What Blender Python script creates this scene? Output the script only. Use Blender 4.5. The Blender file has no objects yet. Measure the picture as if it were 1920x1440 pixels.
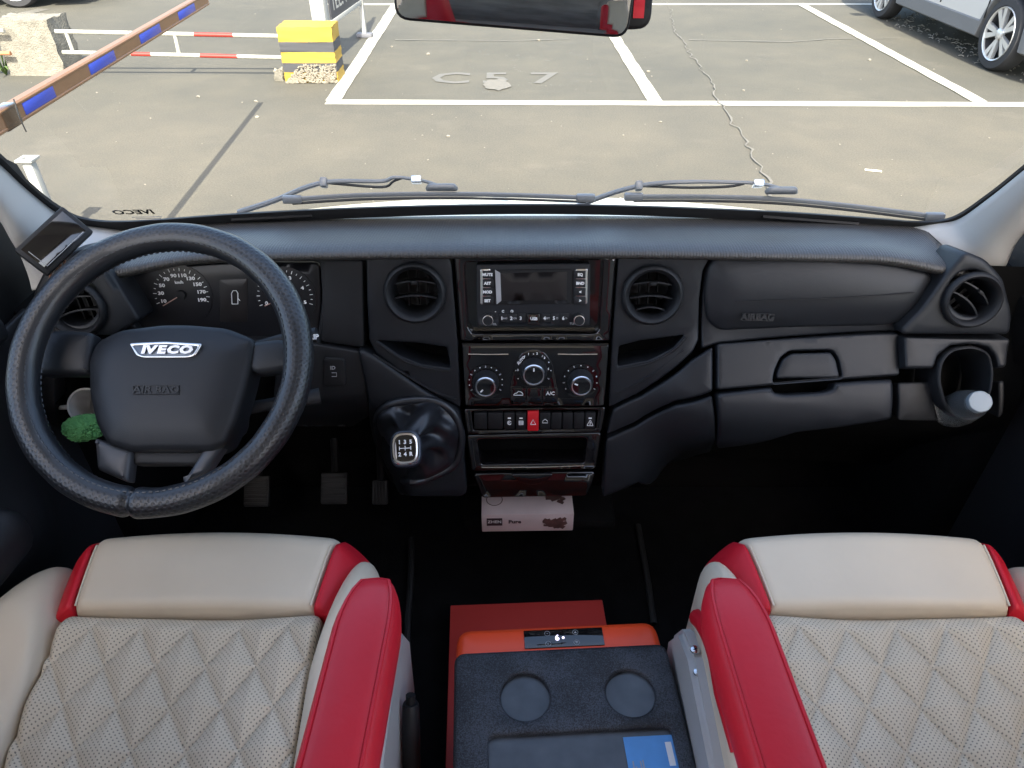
import bpy, bmesh, math, random
from mathutils import Vector, Matrix, geometry
R = math.radians
random.seed(7)
SC = bpy.context.scene
COL = SC.collection
# ---------------------------------------------------------------- camera
CAM = Vector((0.0, 0.0, 2.0)); PITCH = R(37.2); FPX = 1331.0
cd = bpy.data.cameras.new('camera'); cam = bpy.data.objects.new('camera', cd); COL.objects.link(cam)
cam.location = CAM; cam.rotation_euler = (R(90) - PITCH, 0, 0)
cd.sensor_width = 36.0; cd.lens = FPX / 1920.0 * 36.0; cd.clip_start = 0.02; cd.clip_end = 2000.0
SC.camera = cam
SC.render.resolution_x = 1024; SC.render.resolution_y = 768
# ---------------------------------------------------------------- sky and sun (sun behind the van)
SUN_DIR = Vector((0.06, -0.90, 1.0)).normalized()          # towards the sun
SUN_EL = math.asin(SUN_DIR.z); SUN_AZ = math.atan2(SUN_DIR.x, SUN_DIR.y)
world = bpy.data.worlds.new('World'); SC.world = world; world.use_nodes = True
wn = world.node_tree.nodes; wl = world.node_tree.links
sky = wn.new('ShaderNodeTexSky'); sky.sky_type = 'NISHITA'; sky.sun_disc = False
sky.sun_elevation = SUN_EL; sky.sun_rotation = SUN_AZ; sky.dust_density = 3.5; sky.air_density = 1.0
bgn = wn['Background']; bgn.inputs['Strength'].default_value = 0.14
wl.new(sky.outputs[0], bgn.inputs['Color'])
sd = bpy.data.lights.new('sun', 'SUN'); sd.energy = 3.0; sd.angle = R(0.53); sd.color = (1.0, 0.94, 0.84)
sun = bpy.data.objects.new('sun', sd); COL.objects.link(sun)
sun.rotation_euler = (-SUN_DIR).to_track_quat('-Z', 'Y').to_euler(); sun.location = (0, -8, 12)
SC.view_settings.view_transform = 'Standard'; SC.view_settings.look = 'None'
SC.view_settings.gamma = 1.0; SC.view_settings.exposure = 2.45
try:
    SC.cycles.use_denoising = True
    SC.cycles.max_bounces = 10; SC.cycles.diffuse_bounces = 6; SC.cycles.glossy_bounces = 5
    SC.cycles.transparent_max_bounces = 12
    SC.cycles.sample_clamp_indirect = 6.0
except Exception: pass

# ---------------------------------------------------------------- helpers: materials
def mat(name, col, rough=0.5, metal=0.0, spec=0.5, bump=None, coat=0.0, vary=0.0, vscale=6.0, emit=None):
    m = bpy.data.materials.new(name); m.use_nodes = True
    nt = m.node_tree; b = nt.nodes['Principled BSDF']
    b.inputs['Base Color'].default_value = (*col, 1); b.inputs['Roughness'].default_value = rough
    b.inputs['Metallic'].default_value = metal; b.inputs['Specular IOR Level'].default_value = spec
    b.inputs['Coat Weight'].default_value = coat; b.inputs['Coat Roughness'].default_value = 0.06
    tc = nt.nodes.new('ShaderNodeTexCoord')
    if vary:
        n = nt.nodes.new('ShaderNodeTexNoise'); n.inputs['Scale'].default_value = vscale; n.inputs['Detail'].default_value = 6
        nt.links.new(tc.outputs['Object'], n.inputs['Vector'])
        r = nt.nodes.new('ShaderNodeValToRGB')
        r.color_ramp.elements[0].position = 0.3; r.color_ramp.elements[1].position = 0.7
        r.color_ramp.elements[0].color = (*[c * (1 - vary) for c in col], 1)
        r.color_ramp.elements[1].color = (*[min(1, c * (1 + vary)) for c in col], 1)
        nt.links.new(n.outputs['Fac'], r.inputs[0]); nt.links.new(r.outputs[0], b.inputs['Base Color'])
        mr = nt.nodes.new('ShaderNodeMapRange'); mr.inputs[3].default_value = max(0, rough - 0.08); mr.inputs[4].default_value = min(1, rough + 0.1)
        nt.links.new(n.outputs['Fac'], mr.inputs[0]); nt.links.new(mr.outputs[0], b.inputs['Roughness'])
    if bump:
        sc, st, dist = bump
        n = nt.nodes.new('ShaderNodeTexNoise'); n.inputs['Scale'].default_value = sc; n.inputs['Detail'].default_value = 3
        nt.links.new(tc.outputs['Object'], n.inputs['Vector'])
        bp = nt.nodes.new('ShaderNodeBump'); bp.inputs['Strength'].default_value = st; bp.inputs['Distance'].default_value = dist
        nt.links.new(n.outputs['Fac'], bp.inputs['Height']); nt.links.new(bp.outputs[0], b.inputs['Normal'])
    if emit:
        b.inputs['Emission Color'].default_value = (*emit[0], 1); b.inputs['Emission Strength'].default_value = emit[1]
    return m

def glass_mat(name, tint=(1, 1, 1), refl=1.0, rough=0.0):
    m = bpy.data.materials.new(name); m.use_nodes = True; nt = m.node_tree
    nt.nodes.clear()
    out = nt.nodes.new('ShaderNodeOutputMaterial'); mx = nt.nodes.new('ShaderNodeMixShader')
    tr = nt.nodes.new('ShaderNodeBsdfTransparent'); tr.inputs[0].default_value = (*tint, 1)
    gl = nt.nodes.new('ShaderNodeBsdfGlossy'); gl.inputs['Roughness'].default_value = rough
    fr = nt.nodes.new('ShaderNodeFresnel'); fr.inputs[0].default_value = 1.45
    mu = nt.nodes.new('ShaderNodeMath'); mu.operation = 'MULTIPLY'; mu.inputs[1].default_value = refl
    nt.links.new(fr.outputs[0], mu.inputs[0]); nt.links.new(mu.outputs[0], mx.inputs[0])
    nt.links.new(tr.outputs[0], mx.inputs[1]); nt.links.new(gl.outputs[0], mx.inputs[2])
    nt.links.new(mx.outputs[0], out.inputs[0])
    return m

def dots_mat(name, col, dot, pitch, rad, rough, spec=0.5, mask_v=None, coat=0.0):
    """leather with punched holes: UV in metres; mask_v keeps the holes to a band of v"""
    m = mat(name, col, rough, 0, spec, coat=coat); nt = m.node_tree; b = nt.nodes['Principled BSDF']
    N = nt.nodes.new; L = nt.links.new
    uv = N('ShaderNodeTexCoord'); mp = N('ShaderNodeMapping'); mp.inputs['Rotation'].default_value = (0, 0, R(45))
    mp.inputs['Scale'].default_value = (1 / pitch, 1 / pitch, 1 / pitch)
    L(uv.outputs['UV'], mp.inputs['Vector'])
    fr = N('ShaderNodeVectorMath'); fr.operation = 'FRACTION'; L(mp.outputs[0], fr.inputs[0])
    su = N('ShaderNodeVectorMath'); su.operation = 'SUBTRACT'; su.inputs[1].default_value = (0.5, 0.5, 0.0); L(fr.outputs[0], su.inputs[0])
    sp = N('ShaderNodeVectorMath'); sp.operation = 'MULTIPLY'; sp.inputs[1].default_value = (1, 1, 0); L(su.outputs[0], sp.inputs[0])
    ln = N('ShaderNodeVectorMath'); ln.operation = 'LENGTH'; L(sp.outputs[0], ln.inputs[0])
    mr = N('ShaderNodeMapRange'); mr.inputs[1].default_value = rad * 0.75; mr.inputs[2].default_value = rad * 1.15
    mr.inputs[3].default_value = 1.0; mr.inputs[4].default_value = 0.0; L(ln.outputs['Value'], mr.inputs[0])
    fac = mr.outputs[0]
    if mask_v:
        sx = N('ShaderNodeSeparateXYZ'); L(uv.outputs['UV'], sx.inputs[0])
        g = N('ShaderNodeMath'); g.operation = 'GREATER_THAN'; g.inputs[1].default_value = mask_v[0]; L(sx.outputs['Y'], g.inputs[0])
        l = N('ShaderNodeMath'); l.operation = 'LESS_THAN'; l.inputs[1].default_value = mask_v[1]; L(sx.outputs['Y'], l.inputs[0])
        a = N('ShaderNodeMath'); a.operation = 'MULTIPLY'; L(g.outputs[0], a.inputs[0]); L(l.outputs[0], a.inputs[1])
        c = N('ShaderNodeMath'); c.operation = 'MULTIPLY'; L(a.outputs[0], c.inputs[0]); L(fac, c.inputs[1]); fac = c.outputs[0]
    n = N('ShaderNodeTexNoise'); n.inputs['Scale'].default_value = 9; n.inputs['Detail'].default_value = 5
    L(uv.outputs['Object'], n.inputs['Vector'])
    rp = N('ShaderNodeValToRGB'); rp.color_ramp.elements[0].color = (*[c * 0.86 for c in col], 1); rp.color_ramp.elements[1].color = (*[c * 1.1 for c in col], 1)
    L(n.outputs['Fac'], rp.inputs[0])
    mx = N('ShaderNodeMix'); mx.data_type = 'RGBA'; L(fac, mx.inputs[0]); L(rp.outputs[0], mx.inputs[6]); mx.inputs[7].default_value = (*dot, 1)
    L(mx.outputs[2], b.inputs['Base Color'])
    n2 = N('ShaderNodeTexNoise'); n2.inputs['Scale'].default_value = 420; L(uv.outputs['Object'], n2.inputs['Vector'])
    ad = N('ShaderNodeMath'); ad.operation = 'MULTIPLY_ADD'; ad.inputs[1].default_value = -2.0; L(fac, ad.inputs[0]); L(n2.outputs['Fac'], ad.inputs[2])
    bp = N('ShaderNodeBump'); bp.inputs['Strength'].default_value = 0.35; bp.inputs['Distance'].default_value = 0.0006
    L(ad.outputs[0], bp.inputs['Height']); L(bp.outputs[0], b.inputs['Normal'])
    return m

M = {}
M['plastic'] = mat('dash_plastic', (0.0092, 0.0106, 0.0136), 0.45, spec=0.36, bump=(900, 0.25, 0.0006), vary=0.10, vscale=5)
M['plastic_dark'] = mat('dash_plastic_dark', (0.0072, 0.0078, 0.0095), 0.55, spec=0.4, bump=(900, 0.25, 0.0006), vary=0.15, vscale=5)
M['black'] = mat('black_plastic', (0.008, 0.008, 0.009), 0.6, spec=0.3)
M['backing'] = mat('dash_backing', (0.004, 0.004, 0.004), 0.9, spec=0.1)
M['gloss'] = mat('piano_black', (0.006, 0.0055, 0.006), 0.05, spec=0.55, coat=0.6)
M['chrome'] = mat('satin_chrome', (0.62, 0.63, 0.64), 0.22, metal=1.0)
M['print'] = mat('white_print', (0.75, 0.75, 0.75), 0.6)
M['print_dim'] = mat('grey_print', (0.32, 0.32, 0.33), 0.6)
M['emboss'] = mat('embossed_black', (0.010, 0.010, 0.011), 0.6)
M['screen'] = mat('dark_screen', (0.016, 0.014, 0.014), 0.34, spec=0.35)
M['lens'] = mat('cluster_lens', (0.010, 0.010, 0.012), 0.32, spec=0.4)
M['red_sw'] = mat('red_switch', (0.55, 0.012, 0.018), 0.35)
M['leather_blk'] = mat('black_leather', (0.013, 0.0145, 0.018), 0.36, spec=0.6, bump=(420, 0.25, 0.0006), vary=0.12)
M['pillar'] = mat('grey_trim', (0.40, 0.395, 0.385), 0.6, bump=(700, 0.15, 0.0005), vary=0.03)
M['beige'] = mat('beige_leather', (0.600, 0.510, 0.385), 0.46, spec=0.3, bump=(55, 0.22, 0.0022), vary=0.04, vscale=7)
M['red'] = mat('red_leather', (0.50, 0.010, 0.022), 0.44, spec=0.32, bump=(60, 0.25, 0.0022), vary=0.06, vscale=7)
M['quilt'] = dots_mat('perforated_beige', (0.565, 0.483, 0.360), (0.15, 0.14, 0.12), 0.0043, 0.20, 0.55, 0.35)
M['wheel_cover'] = dots_mat('perforated_black', (0.012, 0.0135, 0.0165), (0.001, 0.001, 0.001), 0.0062, 0.30, 0.33, 0.6, mask_v=(0.022, 0.062))
M['grey_panel'] = mat('grey_seat_panel', (0.40, 0.395, 0.38), 0.5, vary=0.06, vscale=9, bump=(300, 0.1, 0.0005))
M['carpet'] = mat('black_carpet', (0.006, 0.006, 0.0065), 0.95, spec=0.1, bump=(500, 0.6, 0.002), vary=0.3, vscale=30)
M['headliner'] = mat('headliner', (0.55, 0.54, 0.51), 0.9, spec=0.1)
M['van_white'] = mat('white_paint', (0.60, 0.56, 0.45), 0.3, coat=0.4)
M['rubber'] = mat('rubber', (0.015, 0.015, 0.016), 0.7)
M['wiper'] = mat('wiper_metal', (0.15, 0.152, 0.155), 0.38, spec=0.6)
M['glass'] = glass_mat('windscreen_glass', (0.96, 0.98, 0.95), 0.55)
M['orange'] = mat('orange_plastic', (0.85, 0.075, 0.018), 0.38, bump=(400, 0.1, 0.0005))
M['dkred'] = mat('red_box', (0.60, 0.055, 0.045), 0.45, vary=0.05)

# ---------------------------------------------------------------- helpers: pixel rays (measure the photograph, then place at real depth)
XC = 0.04
CP, SP = math.cos(PITCH), math.sin(PITCH)
def ray(px, py):
    u = (px - 960.0) / FPX; v = (720.0 - py) / FPX
    return Vector((u, CP + v * SP, -SP + v * CP))
def atz(px, py, z): d = ray(px, py); return CAM + d * ((z - CAM.z) / d.z)
def aty(px, py, y): d = ray(px, py); return CAM + d * (y / d.y)
def atx(px, py, x): d = ray(px, py); return CAM + d * (x / d.x)
def G(px, py): return atz(px, py, 0.0)
def lerp_table(tab, z):
    if z >= tab[0][0]: return tab[0][1]
    for (z0, y0), (z1, y1) in zip(tab, tab[1:]):
        if z >= z1:
            k = (z0 - z) / (z0 - z1); return y0 + (y1 - y0) * k
    return tab[-1][1]
def sstep(a, b, x):
    k = min(1, max(0, (x - a) / (b - a))); return k * k * (3 - 2 * k)
def _smooth(tab, n=81):
    z0, z1 = tab[0][0], tab[-1][0]; h = 0.012; out = []
    for i in range(n):
        z = z0 + (z1 - z0) * i / (n - 1)
        out.append((z, sum(lerp_table(tab, z + h * k) for k in (-1, -.66, -.33, 0, .33, .66, 1)) / 7))
    return out
T_STACK = _smooth([(1.75, 1.071), (1.07, .889), (1.03, .895), (.98, .95), (.85, 1.10)])
T_RIGHT = _smooth([(1.75, 1.071), (1.372, .969), (1.295, .9074), (1.262, .893), (1.215, .897), (1.165, .93), (1.10, .99), (1.0, 1.07), (.85, 1.14)])
T_LEFT = _smooth([(1.75, 1.071), (1.38, .972), (1.26, .945), (1.20, .965), (1.10, 1.03), (1.0, 1.10), (.85, 1.16)])
def S(x, z):
    r = sstep(.20, .33, x); l = sstep(-.17, -.26, x) if x < -.17 else 0.0
    l = 1 - sstep(-.27, -.17, x)
    y = lerp_table(T_STACK, z) * (1 - r - l) + lerp_table(T_RIGHT, z) * r + lerp_table(T_LEFT, z) * l
    return y - 0.06 * (x - XC) ** 2
def Wy(x, z): return 1.175 - (z - 1.485) * .80 - .12 * (x - XC) ** 2
def hit(fun, px, py, off=0.0, t0=0.4, t1=2.6):
    d = ray(px, py)
    g = lambda t: (CAM.y + d.y * t) - (fun(CAM.x + d.x * t, CAM.z + d.z * t) - off)
    a = t0; n = 60; fa = g(a)
    for i in range(1, n + 1):
        b = t0 + (t1 - t0) * i / n; fb = g(b)
        if fa < 0 <= fb:
            for _ in range(40):
                m = (a + b) / 2
                if g(m) < 0: a = m
                else: b = m
            return CAM + d * b
        a, fa = b, fb
    return CAM + d * 1.1
def onS(px, py, off=0.0): return hit(S, px, py, off * 1.04)
def onW(px, py, off=0.0): return hit(Wy, px, py, off)
def nS(x, z):
    e = .004
    n = Vector(((S(x + e, z) - S(x - e, z)) / (2 * e), -1, (S(x, z + e) - S(x, z - e)) / (2 * e))); n.normalize(); return n
def P3(x, z, off):
    return Vector((x, S(x, z), z)) + nS(x, z) * off
def frameS(px, py, off=0.0):
    p = onS(px, py, off); n = nS(p.x, p.z)
    return frame(p, n)
def frame(p, n, up=Vector((0, 0, 1))):
    n = n.normalized(); xx = up.cross(n)
    if xx.length < 1e-4: xx = Vector((1, 0, 0))
    xx.normalize(); yy = n.cross(xx)
    return Matrix(((xx.x, yy.x, n.x, p.x), (xx.y, yy.y, n.y, p.y), (xx.z, yy.z, n.z, p.z), (0, 0, 0, 1)))

# ---------------------------------------------------------------- helpers: objects
def thing(name, label, cat, group=None, loc=(0, 0, 0)):
    o = bpy.data.objects.new(name, None); COL.objects.link(o); o.location = loc; o.empty_display_size = .05
    o['label'] = label; o['category'] = cat
    if group: o['group'] = group
    return o
def tag(o, label, cat, group=None):
    o['label'] = label; o['category'] = cat
    if group: o['group'] = group
    return o
def link(name, me, m, parent=None, smooth=38):
    o = bpy.data.objects.new(name, me); COL.objects.link(o)
    if m is not None and not me.materials: me.materials.append(M[m] if isinstance(m, str) else m)
    if parent is not None:
        o.parent = parent
        o.matrix_parent_inverse = parent_world(parent).inverted()
    if smooth:
        for p in me.polygons: p.use_smooth = True
        me.set_sharp_from_angle(angle=R(smooth))
    return o
def parent_world(p):
    w = Matrix.LocRotScale(p.location, p.rotation_euler, p.scale)
    if p.parent is not None: w = parent_world(p.parent) @ p.matrix_parent_inverse @ w
    return w
def from_bm(name, bm, m, parent=None, smooth=38, recalc=True):
    if recalc: bmesh.ops.recalc_face_normals(bm, faces=bm.faces)
    me = bpy.data.meshes.new(name); bm.to_mesh(me); bm.free()
    return link(name, me, m, parent, smooth)
def pydata(name, v, f, m, parent=None, smooth=38, recalc=True):
    me = bpy.data.meshes.new(name); me.from_pydata([tuple(p) for p in v], [], f)
    if recalc:
        bm = bmesh.new(); bm.from_mesh(me); bmesh.ops.recalc_face_normals(bm, faces=bm.faces); bm.to_mesh(me); bm.free()
    return link(name, me, m, parent, smooth)
def bm_box(bm, size, mtx, bevel=0.0, seg=2, taper=None):
    r = bmesh.ops.create_cube(bm, size=1.0); vs = r['verts']
    for v in vs:
        k = 1.0
        if taper and v.co.z > 0: k = taper
        v.co = Vector((v.co.x * size[0] * k, v.co.y * size[1] * k, v.co.z * size[2]))
    if bevel:
        es = list({e for v in vs for e in v.link_edges})
        r2 = bmesh.ops.bevel(bm, geom=es, offset=bevel, segments=seg, profile=0.5, affect='EDGES')
        vs = list({v for f in r2['faces'] for v in f.verts} | {v for v in vs if v.is_valid})
    bmesh.ops.transform(bm, matrix=mtx, verts=vs)
def box(name, size, mtx, m, parent=None, bevel=0.0, seg=2, taper=None):
    if isinstance(mtx, (tuple, Vector)): mtx = Matrix.Translation(mtx)
    bm = bmesh.new(); bm_box(bm, size, mtx, bevel, seg, taper)
    return from_bm(name, bm, m, parent)
def lathe(name, prof, mtx, m, parent=None, n=32, sx=1.0, sy=1.0, a0=0.0, a1=2 * math.pi, smooth=38, lobes=None):
    """prof: (r,z) list, turned about local z"""
    v = []; f = []; full = abs(a1 - a0 - 2 * math.pi) < 1e-6; k = n if full else n + 1
    for i in range(k):
        a = a0 + (a1 - a0) * i / n
        for r, z in prof:
            rr = r * (lobes(a, z) if lobes else 1.0)
            v.append(mtx @ Vector((rr * math.cos(a) * sx, rr * math.sin(a) * sy, z)))
    q = len(prof)
    for i in range(n):
        j = (i + 1) % k
        for c in range(q - 1):
            f.append((i * q + c, j * q + c, j * q + c + 1, i * q + c + 1))
    me = bpy.data.meshes.new(name); me.from_pydata([tuple(p) for p in v], [], f)
    bm = bmesh.new(); bm.from_mesh(me); bmesh.ops.remove_doubles(bm, verts=bm.verts, dist=1e-6)
    bmesh.ops.recalc_face_normals(bm, faces=bm.faces); bm.to_mesh(me); bm.free()
    return link(name, me, m, parent, smooth)
def bm_tube(bm, pts, rad, n=10, closed=False, flat=1.0, up=None, caps=True):
    pts = [Vector(p) for p in pts]; rings = []; k = len(pts)
    prev = None
    for i, p in enumerate(pts):
        a = pts[(i - 1) % k] if (closed or i > 0) else p
        b = pts[(i + 1) % k] if (closed or i < k - 1) else p
        d = (b - a).normalized()
        u = up if up is not None else (prev if prev is not None else (Vector((0, 0, 1)) if abs(d.z) < .9 else Vector((1, 0, 0))))
        s = d.cross(u)
        if s.length < 1e-5: s = d.cross(Vector((1, 0, 0)))
        s.normalize(); u2 = s.cross(d).normalized(); prev = u2
        r = rad[i] if isinstance(rad, (list, tuple)) else rad
        rings.append([bm.verts.new(p + s * (math.cos(2 * math.pi * j / n) * r) + u2 * (math.sin(2 * math.pi * j / n) * r * flat)) for j in range(n)])
    for i in range(k if closed else k - 1):
        A, B = rings[i], rings[(i + 1) % k]
        for j in range(n): bm.faces.new((A[j], A[(j + 1) % n], B[(j + 1) % n], B[j]))
    if not closed and caps:
        bm.faces.new(rings[0]); bm.faces.new(rings[-1])
def tube(name, pts, rad, m, parent=None, n=10, closed=False, flat=1.0, up=None):
    bm = bmesh.new(); bm_tube(bm, pts, rad, n, closed, flat, up)
    return from_bm(name, bm, m, parent)
def catmull(pts, n=6, closed=False):
    pts = [Vector(p) for p in pts]; out = []; k = len(pts)
    for i in range(k if closed else k - 1):
        p0 = pts[(i - 1) % k] if (closed or i > 0) else pts[i]; p1 = pts[i]; p2 = pts[(i + 1) % k]
        p3 = pts[(i + 2) % k] if (closed or i < k - 2) else p2
        for j in range(n):
            t = j / n
            out.append(.5 * ((2 * p1) + (p2 - p0) * t + (2 * p0 - 5 * p1 + 4 * p2 - p3) * t * t + (3 * p1 - p0 - 3 * p2 + p3) * t ** 3))
    if not closed: out.append(pts[-1])
    return out
def text(name, s, mtx, size, m, parent=None, ext=0.0003, bold=0.0, align='CENTER', shear=0.0, sx=1.0):
    cu = bpy.data.curves.new(name, 'FONT'); cu.body = s; cu.size = size; cu.align_x = align; cu.align_y = 'CENTER'
    cu.extrude = ext; cu.offset = bold; cu.resolution_u = 2; cu.shear = shear
    o = bpy.data.objects.new(name, cu)
    me = bpy.data.meshes.new_from_object(o); bpy.data.objects.remove(o); bpy.data.curves.remove(cu)
    me.transform(Matrix.Diagonal((sx, 1, 1, 1))); me.transform(mtx)
    if sx < 0: me.flip_normals()
    return link(name, me, m, parent, 0)
# ---- polygons in 2-D
def round_poly(pts, r, n=5):
    out = []; k = len(pts)
    for i in range(k):
        p0, p1, p2 = Vector(pts[i - 1]), Vector(pts[i]), Vector(pts[(i + 1) % k])
        a, b = p0 - p1, p2 - p1
        rr = min(r, a.length * .45, b.length * .45)
        A, B = p1 + a.normalized() * rr, p1 + b.normalized() * rr
        for j in range(n + 1):
            t = j / n; out.append((1 - t) ** 2 * A + 2 * t * (1 - t) * p1 + t * t * B)
    return out
def resample(poly, d):
    out = []; k = len(poly)
    for i in range(k):
        a, b = poly[i], poly[(i + 1) % k]; L = (b - a).length; m = max(1, int(L / d))
        for j in range(m): out.append(a.lerp(b, j / m))
    return out
def area2(p): return sum(p[i - 1].x * p[i].y - p[i].x * p[i - 1].y for i in range(len(p))) / 2
def inset(poly, d):
    if area2(poly) < 0: poly = poly[::-1]
    out = []; k = len(poly)
    for i in range(k):
        a = (poly[i] - poly[i - 1]); b = (poly[(i + 1) % k] - poly[i])
        if a.length < 1e-9 or b.length < 1e-9: out.append(poly[i].copy()); continue
        a.normalize(); b.normalize()
        na, nb = Vector((-a.y, a.x)), Vector((-b.y, b.x)); n = na + nb
        if n.length < 1e-6: out.append(poly[i] + na * d); continue
        n.normalize(); c = max(.35, n.dot(na)); out.append(poly[i] + n * (d / c))
    return out
def inside(p, poly):
    c = False; k = len(poly); j = k - 1
    for i in range(k):
        a, b = poly[i], poly[j]
        if (a.y > p[1]) != (b.y > p[1]) and p[0] < (b.x - a.x) * (p[1] - a.y) / (b.y - a.y) + a.x: c = not c
        j = i
    return c
def slab2(name, outer, holes, lift, m, parent, off=.004, thick=.03, bev=.003, hd=.05, grid=.014, dome=0.0, smooth=50, fill=True):
    """panel with rounded edges; outer/holes are 2-D loops, lift(u,v,off) gives the 3-D point"""
    if area2(outer) < 0: outer = outer[::-1]
    bm = bmesh.new()
    def ring(poly, o): return [bm.verts.new(lift(p.x, p.y, o)) for p in poly]
    def stitch(A, B):
        k = len(A)
        for i in range(k):
            try: bm.faces.new((A[i], A[(i + 1) % k], B[(i + 1) % k], B[i]))
            except ValueError: pass
    steps = [(0, -thick), (0, -bev), (bev * .29, -bev * .29), (bev, 0.0)] if bev else [(0, -thick), (0, 0)]
    prev = None
    for d, o in steps:
        pl = inset(outer, d) if d else outer
        A = ring(pl, off + o)
        if prev: stitch(prev, A)
        prev = A; top = pl
    ver2 = [p.copy() for p in top]; idx = list(prev); edges = [(i, (i + 1) % len(top)) for i in range(len(top))]
    hs = []
    for h in holes:
        if area2(h) < 0: h = h[::-1]
        b2 = bev * .7
        H2 = [p.copy() for p in inset(h, -b2)] if b2 else h
        A = ring(H2, off); B = ring(inset(h, -b2 * .3) if b2 else h, off - b2 * .3); C = ring(h, off - b2); D = ring(h, off - hd)
        stitch(A, B); stitch(B, C); stitch(C, D)
        s0 = len(ver2); ver2 += H2; idx += A; edges += [(s0 + i, s0 + (i + 1) % len(H2)) for i in range(len(H2))]; hs.append(H2)
    xs = [p.x for p in top]; ys = [p.y for p in top]; nb = len(ver2)
    if grid:
        nx = int((max(xs) - min(xs)) / grid); ny = int((max(ys) - min(ys)) / grid)
        for i in range(1, nx + 1):
            for j in range(1, ny + 1):
                p = Vector((min(xs) + (i - .5 * (j % 2)) * grid, min(ys) + j * grid))
                if inside(p, top) and not any(inside(p, h) for h in hs) and min((p - q).length for q in ver2[:nb]) > grid * .5:
                    ver2.append(p)
    rv, re, rf, ov, oe, of = geometry.delaunay_2d_cdt(ver2, edges, [], 0, 1e-7)
    def dm(p):
        if not dome: return off
        d = min((p - q).length for q in top); return off + dome * (1 - math.exp(-(d / .02)))
    mp = []
    for i, p in enumerate(rv):
        o = [k for k in ov[i] if k < nb]
        mp.append(idx[o[0]] if o else bm.verts.new(lift(p.x, p.y, dm(p))))
    for t in rf:
        c = sum((rv[k] for k in t), Vector((0, 0))) / len(t)
        if inside(c, top) and not any(inside(c, h) for h in hs):
            try: bm.faces.new([mp[k] for k in t])
            except ValueError: pass
    return from_bm(name, bm, m, parent, smooth)
def pxpoly(pts, r=6, d=.012, surf=onS, off=0.0):
    rp = round_poly(pts, r) if r else [Vector(p) for p in pts]
    out = []
    for p in rp:
        q = surf(p.x, p.y, off); out.append(Vector((q.x, q.z)))
    cl = [out[0]]
    for p in out[1:]:
        if (p - cl[-1]).length > 2e-4: cl.append(p)
    if (cl[0] - cl[-1]).length < 2e-4: cl.pop()
    return resample(cl, d)
def slab(name, pts, m, parent, off=.004, holes=(), r=6, thick=.03, bev=.003, hd=.06, grid=.014, dome=0.0, hr=8):
    o = pxpoly(pts, r, surf=onS, off=off)
    hs = [pxpoly(h, hr, .006, onS, off) for h in holes]
    return slab2(name, o, hs, P3, m, parent, off, thick, bev, hd, grid, dome)
def circ_px(cx, cy, rx, ry=None, n=36):
    ry = ry or rx
    return [(cx + rx * math.cos(2 * math.pi * i / n), cy - ry * math.sin(2 * math.pi * i / n)) for i in range(n)]
def box_on(name, x0, y0, x1, y1, m, parent, base=0.004, h=.004, bevel=.001, taper=None):
    """bevelled box covering a pixel rectangle of the dash face; base = height of its foot above the face"""
    a = onS((x0 + x1) / 2, y0, base + h); b = onS((x0 + x1) / 2, y1, base + h)
    l = onS(x0, (y0 + y1) / 2, base + h); r = onS(x1, (y0 + y1) / 2, base + h)
    c = (a + b) / 2; n = nS(c.x, c.z); F = frame(c, n)
    return box(name, ((r - l).length, (a - b).length, h), F @ Matrix.Translation((0, 0, -h / 2)), m, parent, bevel, 2, taper)
def text_on(name, s, px, py, hpx, m, parent, off, bold=0.0, rot=0.0, sx=1.0, shear=0.0):
    F = frameS(px, py, off); t = (F.translation - CAM).length
    return text(name, s, F @ Matrix.Rotation(rot, 4, 'Z'), hpx * t / FPX * 1.4, m, parent, .0002, bold, 'CENTER', shear, sx)
def grid_mesh(name, fn, nu, nv, m, parent=None, uvs=None, thick=0.0, smooth=60, closed_u=False):
    v = []; f = []; uvl = []
    for i in range(nu + 1):
        for j in range(nv + 1):
            v.append(fn(i / nu, j / nv)); 
    for i in range(nu):
        for j in range(nv):
            f.append((i * (nv + 1) + j, (i + 1) * (nv + 1) + j, (i + 1) * (nv + 1) + j + 1, i * (nv + 1) + j + 1))
    me = bpy.data.meshes.new(name); me.from_pydata([tuple(p) for p in v], [], f)
    if uvs:
        ul = me.uv_layers.new(name='UVMap')
        for lp in me.loops:
            i, j = divmod(lp.vertex_index, nv + 1); ul.data[lp.index].uv = uvs(i / nu, j / nv)
    o = link(name, me, m, parent, smooth)
    if thick:
        md = o.modifiers.new('solid', 'SOLIDIFY'); md.thickness = abs(thick); md.offset = -1 if thick > 0 else 1
    return o
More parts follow.
